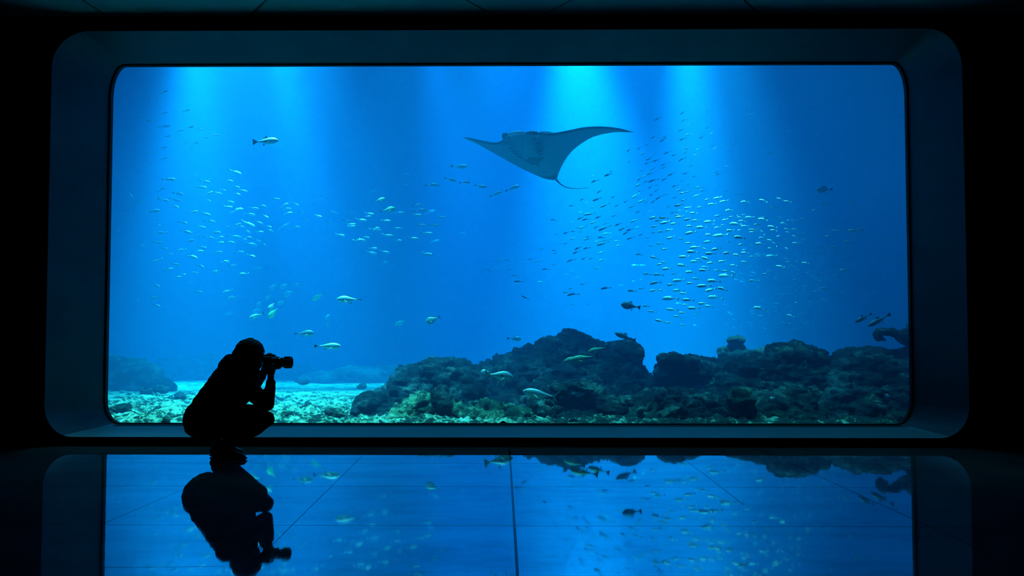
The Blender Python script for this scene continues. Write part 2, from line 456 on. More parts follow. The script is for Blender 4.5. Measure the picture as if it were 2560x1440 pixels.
def blob(bm, px, py, rx, ry, Y, rd):
    s = Y / F
    ball(bm, at(px, py, Y), (rx * s, rd, ry * s), 2)
def rock(name, label, build, m, voxel=.025, amp=.07, seed=1, cat='rock', freq=1.6, group=None):
    bm = bmesh.new(); build(bm)
    me = remeshed(name, bm, voxel, 1); craggy(me, amp, seed, freq)
    o = link(name, me, m); tag(o, label, cat, group); return o

def b_a(bm):
    skyline(bm, [(950, 975), (972, 955), (990, 935), (1003, 922), (1045, 913), (1060, 902), (1080, 895), (1100, 899), (1130, 896), (1150, 900), (1185, 907), (1200, 920), (1206, 945)], 9.6, 1050, 1.0)
rock('coral_rock', 'rounded dark rock with a flat top right of the pale sand', b_a, M_rockA, seed=1)
def b_a2(bm):
    blob(bm, 925, 1018, 34, 36, 9.1, .3); blob(bm, 900, 1030, 20, 26, 9.0, .2); blob(bm, 950, 1000, 20, 22, 9.2, .2)
rock('coral_rock', 'small dark boulder on the sand at the left foot of the flat-topped rock', b_a2, M_rockA, seed=2, voxel=.024, amp=.04)
def b_foot(bm):
    skyline(bm, [(930, 1040), (985, 1015), (1020, 1000), (1060, 985), (1110, 1000), (1160, 1012), (1200, 1000), (1250, 1005), (1300, 1020), (1360, 1040), (1400, 1048)], 8.75, 1090, .45, rad=18, deep=.22, step=13)
rock('reef_ledge', 'pale green crusted low ledge in front of the flat-topped rock', b_foot, rock_mat('crusted_rock', (.02, .045, .03), (.08, .14, .08), (.42, .52, .30), pos=(.43, .52, .6)), seed=3, voxel=.022, amp=.06, cat='rock', freq=2.4)
def b_b0(bm):
    blob(bm, 1103, 995, 26, 34, 8.75, .25); blob(bm, 1112, 1012, 22, 24, 8.65, .2)
rock('coral_rock', 'dark knob of rock standing in the pale green ledge', b_b0, M_rockA, seed=4, voxel=.024, amp=.04)
def b_b(bm):
    skyline(bm, [(1216, 917), (1235, 907), (1265, 892), (1290, 878), (1305, 868), (1345, 858), (1370, 852), (1400, 853), (1440, 856), (1480, 855), (1520, 862), (1560, 880), (1600, 915), (1625, 938), (1650, 950)], 10.3, 1040, 1.5, rad=30)
rock('reef_rock', 'largest dark rock mass in the middle of the reef', b_b, M_rockA, seed=5, voxel=.026, amp=.09)
def b_b2(bm):
    skyline(bm, [(1402, 832), (1410, 820), (1435, 821), (1455, 834), (1470, 844), (1500, 854), (1515, 860)], 10.6, 880, .2, rad=14, deep=.2, step=9)
rock('reef_rock', 'pointed dark crag on top of the middle reef', b_b2, M_rockA, seed=6, voxel=.024, amp=.035)
def b_b3(bm):
    skyline(bm, [(1530, 856), (1545, 852), (1562, 850), (1580, 845), (1592, 856), (1597, 872)], 10.2, 930, .15, rad=16, deep=.24, step=9)
    blob(bm, 1582, 900, 22, 40, 10.2, .25); blob(bm, 1560, 880, 24, 26, 10.2, .25)
rock('reef_rock', 'upright dark block with a sheer right side on the middle reef', b_b3, M_rockA, seed=7, voxel=.024, amp=.03)
def b_cave(bm):
    for px, py, rx, ry, Y in [(1352, 1015, 30, 24, 8.9), (1372, 994, 24, 16, 8.95), (1398, 974, 24, 12, 9.0), (1428, 962, 26, 11, 9.05), (1462, 966, 28, 12, 9.1), (1494, 982, 26, 14, 9.1), (1516, 1004, 22, 22, 9.0),
                              (1530, 1028, 34, 24, 8.8), (1566, 1008, 34, 20, 8.9), (1376, 1036, 34, 20, 8.75), (1450, 1050, 60, 12, 8.6), (1600, 1030, 40, 22, 8.75)]:
        blob(bm, px, py, rx, ry, Y, .2)
rock('rock_arch', 'low rock arch with a dark hollow under it at the reef foot', b_cave, M_rockB, seed=8, voxel=.024, amp=.06, freq=2.4)
def b_mid(bm):
    skyline(bm, [(1400, 1040), (1480, 1030), (1540, 1012), (1600, 985), (1650, 975), (1700, 972), (1760, 985), (1820, 1000), (1870, 1005), (1930, 1020)], 8.9, 1090, .6, rad=22, deep=.28, step=15)
rock('reef_ledge', 'broken low ledge with teal crust below the middle of the reef', b_mid, M_rockB, seed=9, voxel=.024, amp=.08, freq=2.2)
def b_c(bm):
    skyline(bm, [(1652, 892), (1680, 884), (1720, 886), (1745, 888), (1770, 899), (1800, 903), (1850, 896)], 9.9, 925, .1, rad=15, deep=.28, step=10)
    blob(bm, 1658, 899, 17, 12, 9.8, .2); blob(bm, 1685, 899, 26, 14, 9.85, .25); blob(bm, 1712, 908, 28, 20, 9.9, .3); blob(bm, 1740, 925, 42, 26, 10.0, .35); blob(bm, 1780, 938, 60, 34, 10.0, .35)
    skyline(bm, [(1640, 962), (1690, 952), (1740, 940), (1800, 930), (1870, 930)], 9.9, 1020, .7, rad=20)
rock('reef_rock', 'dark rock with an overhanging snout between the middle and right reef', b_c, M_rockA, seed=10, voxel=.025, amp=.05)
def b_d(bm):
    blob(bm, 1843, 848, 26, 11, 10.9, .16); blob(bm, 1842, 868, 20, 22, 10.9, .15); blob(bm, 1838, 888, 38, 18, 10.9, .2); blob(bm, 1875, 884, 26, 11, 10.9, .2); blob(bm, 1808, 880, 12, 14, 10.9, .15)
    blob(bm, 1850, 905, 60, 20, 10.9, .3); blob(bm, 1905, 880, 10, 8, 10.9, .1)
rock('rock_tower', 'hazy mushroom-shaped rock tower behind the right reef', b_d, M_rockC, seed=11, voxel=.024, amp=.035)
def b_e(bm):
    skyline(bm, [(1800, 915), (1860, 895), (1890, 885), (1915, 876), (1935, 864), (1970, 857), (2000, 857), (2030, 864), (2043, 874), (2050, 888), (2066, 902), (2085, 915)], 9.5, 1000, .5, rad=26, deep=.34)
rock('reef_rock', 'broad domed dark rock of the right reef', b_e, M_rockB, seed=12, voxel=.025, amp=.06)
def b_e2(bm):
    skyline(bm, [(2070, 902), (2095, 889), (2120, 886), (2126, 877), (2150, 878), (2180, 870), (2215, 878), (2250, 873), (2300, 868), (2360, 866)], 9.3, 1050, .8, rad=26, deep=.34)
rock('reef_rock', 'knobbly dark rock against the right edge of the glass', b_e2, M_rockA, seed=13, voxel=.025, amp=.055)
def b_g(bm):
    for q in [(2200, 829, 12, 8), (2215, 829, 12, 8), (2230, 830, 12, 9), (2245, 837, 12, 10), (2258, 845, 14, 14), (2196, 838, 6, 7), (2198, 846, 5, 5), (2204, 851, 5, 4), (2272, 835, 20, 14), (2280, 855, 26, 18), (2300, 830, 20, 20), (2310, 860, 30, 30), (2282, 815, 8, 7)]:
        blob(bm, q[0], q[1], q[2], q[3], 9.5, .14)
rock('rock_hook', 'hook-shaped rock arm curling over the right reef beside the glass edge', b_g, M_rockA, seed=14, voxel=.022, amp=.025, freq=3)
def b_h(bm):
    skyline(bm, [(1860, 1010), (1920, 985), (1980, 975), (2030, 985), (2090, 990), (2140, 975), (2200, 985), (2280, 1000), (2350, 1000)], 8.9, 1090, .75, rad=22, deep=.28, step=15)
    blob(bm, 1850, 1010, 28, 30, 8.6, .22)
rock('reef_ledge', 'olive crusted slope of rubble rock at the foot of the right reef', b_h, rock_mat('rubble_crust', (.016, .028, .026), (.038, .062, .050), (.18, .25, .17), pos=(.42, .52, .62)), seed=15, voxel=.024, amp=.07, freq=2.4)
# far left
def b_f1(bm):
    skyline(bm, [(180, 880), (230, 880), (290, 888), (330, 892), (355, 900), (372, 912), (378, 925)], 13.2, 960, .4, rad=26, deep=.5)
    skyline(bm, [(300, 930), (385, 938), (410, 945), (430, 956)], 13.0, 965, .2, rad=13, deep=.3, step=8)
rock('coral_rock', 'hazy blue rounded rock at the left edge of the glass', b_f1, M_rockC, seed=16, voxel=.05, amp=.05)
def b_f2(bm):
    skyline(bm, [(395, 905), (415, 897), (450, 893), (500, 888), (560, 890), (620, 897), (700, 905), (760, 915), (800, 930)], 17.5, 950, .3, rad=22, deep=.6)
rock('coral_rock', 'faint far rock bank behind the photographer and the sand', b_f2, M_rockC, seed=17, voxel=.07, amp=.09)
def b_f3(bm):
    skyline(bm, [(760, 935), (840, 928), (880, 915), (930, 918), (985, 912), (1060, 915), (1150, 922)], 16.0, 960, .2, rad=14, deep=.5, step=9)
rock('coral_rock', 'faint low rock bank at the back of the sand left of the reef', b_f3, M_rockC, seed=18, voxel=.06, amp=.07)
def b_f4(bm):
    skyline(bm, [(-100, 930), (200, 925), (420, 928), (620, 933), (900, 934), (1300, 930)], 18.5, 965, .2, rad=14, deep=.5, step=14)
rock('rock_bank', 'long far bank where the pale sand drops away', b_f4, M_rockC, seed=19, voxel=.09, amp=.08)
for i, (px, py, rx, ry, Y, lab) in enumerate([
    (400, 972, 18, 8, 11.6, 'small dark mound on the sand right of the hazy left rock'),
    (365, 975, 12, 9, 11.4, 'pointed dark stone in front of the hazy left rock'),
    (447, 992, 14, 9, 10.8, 'grey stone on the sand left of the photographer'),
    (755, 953, 15, 4, 13.0, 'flat dark stone alone on the open sand'),
    (768, 1017, 15, 8, 9.5, 'dark stone on the rubble right of the photographer'),
    (905, 965, 12, 6, 12.0, 'dark stone on the sand before the faint low bank'),
    (345, 1053, 10, 11, 8.25, 'small upright stone against the glass left of the photographer'),
    (414, 1056, 9, 9, 8.2, 'small grey stone against the glass near the photographer'),
    (300, 1020, 22, 9, 9.0, 'brown stone in the rubble near the left corner of the glass'),
    (560, 1010, 20, 10, 9.6, 'dark stone in the rubble behind the photographer'),
    (840, 1035, 24, 12, 8.8, 'brown lump in the rubble left of the small boulder'),
    (715, 1040, 18, 10, 8.7, 'brown stone beside the photographer\'s knee')]):
    def bb(bm, a=(px, py, rx, ry, Y)):
        blob(bm, a[0], a[1], a[2], a[3], a[4], a[2] * a[4] / F)
        blob(bm, a[0] + a[2] * .5, a[1] + a[3] * .3, a[2] * .6, a[3] * .7, a[4] - .05, a[2] * .6 * a[4] / F)
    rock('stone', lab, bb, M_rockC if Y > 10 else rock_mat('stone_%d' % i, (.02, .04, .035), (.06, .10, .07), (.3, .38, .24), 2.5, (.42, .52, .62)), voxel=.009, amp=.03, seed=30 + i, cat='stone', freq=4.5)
# starfish-like white coral pieces at the glass
def star(name, label, px, py, Y, r):
    bm = bmesh.new()
    for k in range(5):
        a = math.radians(90 + 72 * k)
        for t in range(5):
            rr_ = r * (.34 - .05 * t)
            ball(bm, Vector((math.cos(a) * r * t / 4.4, math.sin(a) * r * t / 4.4 * .8, .15 * r)), (rr_, rr_, rr_ * .7), 1)
    me = remeshed(name, bm, r * .08, 1)
    o = link(name, me, mat('starfish_skin', (.9, .85, .85), .7)); o.location = at(px, py, Y); o.rotation_euler = (math.radians(25), 0, .3)
    return tag(o, label, 'starfish')
star('starfish', 'small white starfish on the rubble at the lower left corner of the glass', 307, 1054, 8.2, .055)

# ------------------------------------------------------------ fish
PROF = [(0, .03), (.03, .22), (.08, .48), (.16, .76), (.27, .96), (.38, 1), (.5, .93), (.62, .74), (.74, .5), (.85, .28), (.93, .17), (1, .15)]
def fish_body(bm, h=.13, w=.07, nseg=10, x1=.5, x0=-.32, sag=0.0, bend=0.0, belly=1.0):
    rings = []
    for t, f in PROF:
        x = x1 + (x0 - x1) * t
        zc = -sag * (t - .35) ** 2 + .0
        yc = bend * math.sin(t * math.pi * .9)
        ring = []
        for i in range(nseg):
            a = 2 * math.pi * i / nseg
            zz = math.sin(a); ff = f * (belly if zz < 0 else 1)
            ring.append(bm.verts.new((x, yc + math.cos(a) * w * f ** .8, zc + zz * h * ff)))
        rings.append(ring)
    for a, b in zip(rings, rings[1:]):
        for i in range(nseg):
            bm.faces.new([a[i], b[i], b[(i + 1) % nseg], a[(i + 1) % nseg]])
    bm.faces.new(rings[0]); bm.faces.new(rings[-1][::-1])
    bmesh.ops.recalc_face_normals(bm, faces=bm.faces[:])
    return (x0, bend * math.sin(.9 * math.pi), -sag * (.65) ** 2)
def fin(bm, pts, th=.006):
    """flat fin with thickness from an outline in the fish's xz plane; (x, y, z) points"""
    a = [bm.verts.new((p[0], p[1] - th, p[2])) for p in pts]; b = [bm.verts.new((p[0], p[1] + th, p[2])) for p in pts]
    f1 = bm.faces.new(a); f2 = bm.faces.new(b[::-1])
    for i in range(len(pts)):
        j = (i + 1) % len(pts); bm.faces.new([a[j], a[i], b[i], b[j]])
    bmesh.ops.triangulate(bm, faces=[f1, f2])
def tail_pts(e, s=1.0, fork=.5):
    x0, y0, z0 = e
    return [(x0 + .03, y0, z0 + .012), (x0 - .04, y0, z0 + .035 * s), (x0 - .18, y0, z0 + .13 * s), (x0 - .18 * (1 - fork) - .02, y0, z0), (x0 - .18, y0, z0 - .13 * s), (x0 - .04, y0, z0 - .035 * s), (x0 + .03, y0, z0 - .012)]
def small_fish_mesh(name, h, w, sag=0, bend=0, ts=.8, fork=.75):
    bm = bmesh.new(); e = fish_body(bm, h, w, 10, sag=sag, bend=bend)
    fin(bm, tail_pts(e, ts, fork), .004); zt = h * .9
    fin(bm, [(.12, bend * .6, zt - .03), (.02, bend * .8, zt + .022), (-.12, bend, zt * .55)])
    fin(bm, [(-.02, bend, -zt + .03), (-.1, bend, -zt - .02), (-.16, bend, -zt * .5)])
    return from_bm(name, bm)
def fish_mat(name, back, side, belly, rough=.35, metal=.25, hl=.5):
    m = mat(name, side, rough, metal, spec=.6)
    t = N(m, 'ShaderNodeTexCoord'); s = N(m, 'ShaderNodeSeparateXYZ'); L(m, t.outputs['Object'], s.inputs[0])
    r = N(m, 'ShaderNodeMapRange'); r.inputs[1].default_value = -.13; r.inputs[2].default_value = .13; L(m, s.outputs[2], r.inputs[0])
    L(m, ramp(m, r.outputs[0], [(.25, belly), (.5, side), (.66, back)]), bsdf(m).inputs['Base Color'])
    return m
M_silver = fish_mat('silver_scales_lit_back', (.75, .85, .8), (.35, .42, .42), (.5, .55, .55))  # pale back: the top-lit edge is painted into the colour
M_bright = fish_mat('bright_scales_lit_back', (.95, .95, .85), (.28, .36, .36), (.4, .45, .45))  # same painted top light on the back, stronger
M_mack = fish_mat('dark_scales', (.10, .17, .20), (.055, .10, .13), (.09, .14, .17), .5, .1)
M_green = fish_mat('green_scales', (.5, .7, .35), (.3, .45, .3), (.4, .5, .4), .4, .1)
M_fin = mat('fin', (.25, .33, .33), .5)

def pose(o, tail, head, yaw=0.0, roll=0.0):
    """puts a unit fish (nose at +x, tail at -x) between two world points"""
    d = head - tail; ln = d.length
    X = d.normalized(); up = Vector((0, 0, 1))
    Y = up.cross(X).normalized(); Z = X.cross(Y)
    R = Matrix((X, Y, Z)).transposed() @ Matrix.Rotation(yaw, 3, 'Z') @ Matrix.Rotation(roll, 3, 'X')
    ln /= max(.4, math.cos(yaw))
    o.matrix_world = Matrix.Translation((tail + head) / 2) @ R.to_4x4() @ Matrix.Scale(ln, 4)
meshes = {}
for key, h, w, m in (('silver', .115, .062, M_silver), ('bright', .12, .07, M_bright), ('mack', .085, .06, M_mack), ('slim', .085, .05, M_silver)):
    meshes[key] = []
    for i, (sg, bd) in enumerate(((0, 0), (.16, .02), (.3, -.02), (-.1, .04))):
        me = small_fish_mesh(key + '_fish_%d' % i, h * (1 + .08 * (i % 2)), w, sg, bd, .5 if key == 'mack' else .8, .5 if key == 'mack' else .78); me.materials.append(m)
        me.polygons.foreach_set('use_smooth', [True] * len(me.polygons)); meshes[key].append(me)
L1 = """1055 90 1168 127;760 140 772 118;445 172 575 175;850 168 900 165 f;798 180 890 205;1008 180 1095 195;1080 230 1155 252;1135 266 1220 285;1085 290 1165 322;750 238 858 252;970 258 1030 280;405 275 478 252;540 285 650 315;675 305 720 310 f;832 313 910 285;915 287 990 310;138 295 190 338;212 365 282 378;418 352 512 368;508 340 620 372;845 352 892 374;1015 368 1105 388;525 403 608 430;1000 418 1085 425;1070 458 1180 435;1230 430 1325 440;1318 400 1392 422;1425 345 1518 357;290 460 330 462 f;330 458 442 456;183 492 190 465;410 545 372 522;405 575 440 592;598 552 685 575;690 475 778 460;785 470 893 500;835 540 932 560;752 590 848 615;1190 475 1295 500;1350 492 1412 522;980 510 1012 545 f;40 605 65 640 f;500 655 408 655;618 630 720 660;735 690 790 675;875 650 985 655;1000 585 1060 610;1065 605 1170 575;1105 580 1195 610;1160 548 1285 600;1280 545 1365 580;1370 585 1445 610;1385 620 1455 645;1290 640 1368 650;1185 620 1250 660;830 680 930 715;938 695 1012 693;1040 680 1170 700;1195 690 1262 700;1270 710 1345 740;1160 705 1215 720;365 740 458 745;660 735 750 720;930 745 1012 742;1012 730 1110 750;1200 745 1305 770;1345 745 1390 772;305 775 255 765;435 795 505 798;668 795 590 820;755 780 860 795;740 820 825 820;490 848 550 845;655 845 700 825;665 850 775 885;885 845 998 828;1100 825 1195 830;1210 850 1298 875;455 888 360 922;445 912 475 912;530 935 608 942;465 985 553 978;975 905 1055 915;1058 885 1125 862 f;1035 950 1122 950;755 930 840 978;990 990 900 1015;1240 968 1355 968 f;770 1005 715 1015;620 1020 670 1035;560 1045 625 1055;1235 1015 1138 1030;690 1100 715 1095;362 1112 435 1140;735 1185 818 1190;1088 1165 995 1195;1138 1218 1028 1250;430 1220 345 1250;250 1260 225 1268;370 1300 438 1318;1115 1370 1018 1390 f"""
LT = """625 148 732 130;475 243 498 205;545 295 590 297 f;640 405 722 385;890 372 992 360;340 440 395 447;420 475 522 497;460 560 500 560 f;615 560 745 548;825 620 915 590;940 578 1032 553;1055 580 1145 593;660 688 745 667;1130 700 1212 682;1235 665 1333 658;890 755 955 745;1000 755 1103 750;415 715 480 712 f;360 762 410 765 f;625 820 710 802;970 825 1010 800;395 875 490 860 f;560 855 615 870 f;635 950 710 930;750 915 825 925 f;430 955 480 992 f;1825 1272 1845 1248"""
MID = """375 305 425 330;290 335 350 310;300 345 375 355;315 385 380 378;420 370 477 380;445 418 498 432;535 395 592 412;615 432 665 455;285 500 335 458;305 480 360 460;365 475 440 487;528 310 557 310;578 258 620 268;630 365 690 382;695 380 712 380;785 370 825 378 f;680 533 757 548;740 430 795 442;800 415 850 425;765 465 835 462;770 478 832 478;835 425 915 438;895 380 967 392;900 408 948 404;925 218 985 228 f;980 332 1000 332;1113 378 1188 380;1010 435 1088 440;1095 490 1170 495;1023 540 1105 547;1110 575 1168 582;930 500 1018 505;950 485 1010 492;815 568 905 580;865 552 938 563;918 635 992 638;902 658 987 678;1000 655 1080 670;1005 725 1067 740;1205 560 1292 570;1298 525 1390 532;1300 668 1390 685;1400 688 1450 692 f;1272 465 1340 470;1360 465 1433 472;1228 392 1312 402;1253 357 1345 362;1243 330 1307 320;1325 380 1405 365 f;1420 412 1480 412;1370 595 1435 575 f;1335 170 1433 182;1170 100 1218 100 f;1165 170 1212 188 f;1475 130 1560 152;1580 155 1658 160;1690 185 1778 193;1518 45 1638 50;1798 258 1888 230;1910 212 2015 188;1640 525 1575 530 f"""
R1 = """1458 345 1368 390;1743 275 1683 318;2020 270 1980 292;2340 127 2295 160;2360 260 2310 288;2265 345 2222 377;1755 362 1693 407;1890 358 1862 375;1823 415 1762 455;2028 460 1980 490;2370 490 2325 515;1720 490 1662 520;1740 515 1718 530;1818 532 1742 577;2092 522 2032 565;1973 570 1903 612;1755 590 1672 630;1390 568 1327 608;1533 570 1478 600;1512 600 1435 650;1302 668 1260 698;2087 665 2040 703;2188 665 2147 695;2362 662 2302 690;1092 728 1040 768;1212 710 1168 740;1810 692 1735 738;1732 700 1697 722;2130 705 2072 745;1925 715 1860 752;1785 745 1725 785;1275 762 1202 802;1390 772 1333 800;1565 750 1487 797;1640 785 1575 820;1907 782 1833 820;1343 832 1265 872;1745 832 1663 875;1430 852 1350 885;2320 843 2278 873;1087 870 1050 902;1318 888 1255 917;1578 875 1520 910;1515 905 1450 935;1860 908 1785 943;1790 885 1720 935 f;2265 928 2220 945;2075 875 1985 900 f;1387 950 1312 990;1212 965 1190 975;1250 980 1190 1003;1410 985 1380 1005;1520 935 1450 970;1360 1010 1280 1040;1300 1040 1220 1075;1222 1080 1160 1112;1620 1015 1530 1055;1540 1075 1455 1112;1415 1080 1300 1130;1300 1105 1245 1135;1230 1130 1145 1185;1795 1010 1713 1032;2155 1000 2092 1022;2177 1022 2107 1042;1880 1050 1820 1075;877 985 835 1015;862 1017 767 1065;662 1040 612 1075;700 1088 610 1138;878 1100 832 1117 f;1715 1103 1680 1117;1825 1135 1753 1168;2120 1163 2070 1180;1655 1155 1577 1192;1540 1130 1500 1150 f;1500 1165 1430 1225 f;1420 1155 1365 1180;1350 1170 1300 1210;1275 1190 1240 1215 f;1215 1220 1175 1245;1130 1240 1097 1250;1425 1210 1370 1250;1200 1260 1097 1325;1365 1265 1310 1300;750 1220 680 1262;690 1275 650 1298;908 1292 852 1322;543 1320 478 1350;735 1320 628 1357;595 1380 535 1385;1055 1350 1000 1378;1280 1325 1170 1380;1300 1360 1243 1382;1460 1290 1390 1340;1395 1340 1330 1383;1530 1268 1478 1288;1650 1300 1585 1325;2265 1225 2215 1250;2400 1260 2350 1283;830 1385 720 1435;950 1397 895 1425;1145 1400 1070 1440;1575 1405 1520 1440;410 1410 347 1415;670 1425 610 1440"""
R2 = """1012 230 912 258;765 268 663 293;855 288 780 318;780 310 708 328;1040 275 978 305;970 335 888 370;790 400 730 420;1093 388 1028 415;1250 373 1147 393;1340 412 1217 440;1188 453 1070 470;1605 415 1487 443;757 470 645 485;860 503 765 517;1018 490 928 512;1400 525 1290 550;1835 430 1730 403;2040 410 1952 383;2140 437 2050 422;1978 507 1862 510;2230 540 2168 540;2475 545 2405 537;737 540 690 545;672 558 590 578;832 555 785 560;940 570 838 578;730 600 650 610;770 617 650 635;1262 595 1147 625;455 610 320 650;565 628 450 640;475 660 395 680;605 680 455 715;700 703 588 718;875 640 765 670;975 662 867 675;1170 678 1015 695;1400 615 1340 632;1335 650 1250 675;1480 600 1440 612;1550 595 1505 600;1525 633 1445 630;1672 630 1545 635;1563 672 1465 680;1843 630 1747 632;1840 665 1715 648;2055 658 1957 625;2240 695 2140 658;2325 660 2258 652;2125 660 2085 672;1505 715 1350 710;440 742 345 755;905 735 790 748;1065 748 915 765;1160 718 1135 720;1300 737 1240 730;1240 745 1150 775;1765 790 1680 755;1965 762 1835 745;1605 742 1495 745;1740 715 1660 725;2090 710 2000 705;620 787 530 800;525 805 428 820;410 822 355 832;925 805 780 845;1155 845 1035 855;1130 795 1090 800;1420 800 1305 800;1500 785 1450 800;1340 850 1138 872;1560 885 1397 885;1960 798 1870 795;1710 795 1595 790;1690 810 1600 825;1805 845 1740 800;2110 785 2045 775;2255 795 2145 782;2140 835 2065 815;2330 855 2255 830;2220 880 2150 868;340 878 277 895;660 880 537 905;770 905 697 905;2000 860 1950 880;1845 900 1715 895;885 960 785 962;1160 930 1010 955;1380 940 1320 942;2345 915 2310 905;2080 915 2040 900;500 965 408 970;385 988 315 995;1915 935 1835 915;1800 960 1680 970;1660 990 1600 985;1540 965 1455 990;1960 1000 1900 950;2260 970 2150 960"""
R3 = """980 90 840 100;1070 125 1000 105;1240 100 1110 130;950 150 800 150;1180 170 1030 175;1220 180 1195 178;1385 155 1260 175;1500 195 1393 183;1600 160 1495 165;1555 118 1510 130;1785 195 1688 180;1690 212 1608 212;1965 200 1815 210;1900 105 1840 103;2115 130 2060 95;240 180 148 182;580 110 478 122;450 232 335 215;395 195 350 205;840 215 700 215;550 285 470 280;520 295 415 320;1125 255 980 222;1000 245 910 245;990 270 840 278;1180 285 1055 298;1310 265 1200 280;1605 290 1495 275;1455 320 1355 325;270 325 200 325 f;185 315 95 330 f;820 328 670 318;610 362 483 375;350 430 242 435;505 442 368 440;665 425 600 440;930 400 775 412;1090 350 990 345;1090 390 950 385;1265 385 1145 390;1350 390 1265 400;1465 440 1360 405;1395 450 1210 460;760 455 700 455;250 505 195 508 f;155 525 100 528 f;790 508 612 525;990 500 870 490;900 550 800 555;1235 517 1057 522;470 520 330 565;655 570 545 575;1115 580 930 592;1330 635 1190 610;1190 620 1030 655;160 655 38 645;520 635 440 645;430 635 320 655;765 632 620 650;255 615 190 625;820 682 710 680;695 740 490 748;895 762 745 765;1272 725 1065 732;1065 810 945 815;1155 855 1030 840;820 825 740 830;970 875 810 870;735 810 660 812 f;330 840 235 845;690 895 540 885;800 930 695 930;960 960 890 953;415 918 308 912;740 980 628 970;525 1050 395 1020;620 1060 525 1055;790 1090 710 1080;940 1093 885 1090 f;2060 350 1945 330;1910 405 1825 388;1850 438 1775 430;1690 520 1597 520;1758 525 1708 518;2115 282 2070 280;2105 262 2050 238;2170 328 2120 312;2220 270 2190 272;2370 298 2275 290;2360 415 2325 418;2500 445 2447 432;1820 880 1650 862;1925 760 1870 752 f;2095 765 2060 758 f;2225 808 2185 800;1690 940 1620 938 f;2130 970 2090 955 f;1780 1030 1745 1022 f"""
R5D = """118 100 62 150;165 153 110 190;272 152 225 190;457 200 412 220;515 70 477 80;590 170 548 178 f;870 115 815 108;125 375 100 392;227 397 187 412 f;398 382 355 402;500 408 465 417 f;398 625 320 650;85 603 57 615;245 890 185 910;25 830 0 850;260 1003 228 1018 f;830 1125 785 1138 f;1040 1248 965 1252"""
R5B = """610 367 580 370;937 432 897 422;1062 1235 1000 1232;1350 1202 1300 1217;1240 1255 1222 1255"""
R6 = """1115 250 1000 245 f;995 310 928 308;1225 370 1130 368;1075 430 985 425;865 432 805 432;1070 505 1025 497;945 462 895 475;820 485 780 470;760 455 728 452;1065 652 1028 648;1185 667 1085 687;1105 727 1030 738;868 737 820 717;745 703 718 705;1360 775 1333 775;1280 805 1240 798 f;1625 745 1575 745 f;1010 597 980 597;985 885 865 868;888 848 835 848;1050 907 1012 897;955 1015 880 1005;640 1040 597 1030;590 1190 515 1162;410 1388 375 1380"""
R4 = """1058 322 1007 345;1190 340 1060 362;1130 385 1048 420;1065 375 1000 408;1250 365 1188 395;1410 345 1352 380;975 420 935 435;1215 415 1130 452;1325 430 1262 457;1453 437 1388 473;1640 395 1547 435;1650 317 1600 340;1785 310 1735 333;1735 345 1690 360 f;1920 315 1870 335;785 410 725 408;1102 465 1015 503;1018 492 990 497;1220 475 1165 495;1340 460 1215 523;1510 478 1425 522;1660 475 1590 497;1580 497 1500 525;1530 525 1465 565;985 522 930 532;920 535 855 552;1053 533 1015 535;775 527 728 528 f;810 557 770 562;1350 535 1250 565;1290 590 1210 590;1385 575 1320 610;1310 618 1240 630;1235 625 1170 643;1325 640 1200 672;1450 610 1370 640;1590 585 1508 610;1680 550 1630 572;1478 655 1393 683;993 587 920 612;1150 590 1063 620;1135 570 1085 590;1080 648 1040 652;905 640 860 665;845 652 815 655;775 655 725 672 f;600 625 555 630 f;470 657 440 670 f;408 690 385 693 f;663 705 610 712;940 685 912 695;1040 680 970 720;1133 685 1060 712;790 725 735 725;790 748 750 758;1025 725 953 760;1300 727 1212 762;510 742 460 755 f;385 788 335 793 f;860 775 835 778;893 790 870 792;210 825 150 840;305 825 250 822;543 808 497 820;480 835 430 850;640 825 560 842;975 805 890 843;1095 790 1045 822;1175 790 1117 818;1300 800 1215 840;805 868 737 870;710 910 635 920;330 918 285 922;200 900 148 903;120 940 62 915;575 928 525 943 f;1250 892 1178 915;967 930 918 948;920 962 863 978;985 972 962 970;1055 890 1030 890;395 985 318 980;1030 995 988 1012;775 993 728 1012 f;450 1040 345 1045;400 1070 350 1062;660 1040 585 1055;690 1055 640 1060;1085 1068 1030 1075;1100 1040 1078 1042;1187 1045 1155 1045;955 1112 910 1122;920 1145 850 1160;1020 1155 893 1188;1348 1100 1240 1120;690 1170 625 1180 f;505 1228 425 1190;690 1270 650 1275 f;800 1270 770 1275 f;987 1265 935 1280;1128 1278 1093 1282;1500 1075 1420 1090 f;1555 940 1520 945 f;1610 1035 1563 1042 f;1680 1018 1635 1027 f;705 1365 675 1368 f"""

def rows_of(t):
    return [[float(v) if v != 'f' else 1 for v in r.split()] for r in t.split(';')]
L1, LT, MID, R1, R2, R3, R4, R5D, R5B, R6 = [rows_of(t) for t in (L1, LT, MID, R1, R2, R3, R4, R5D, R5B, R6)]

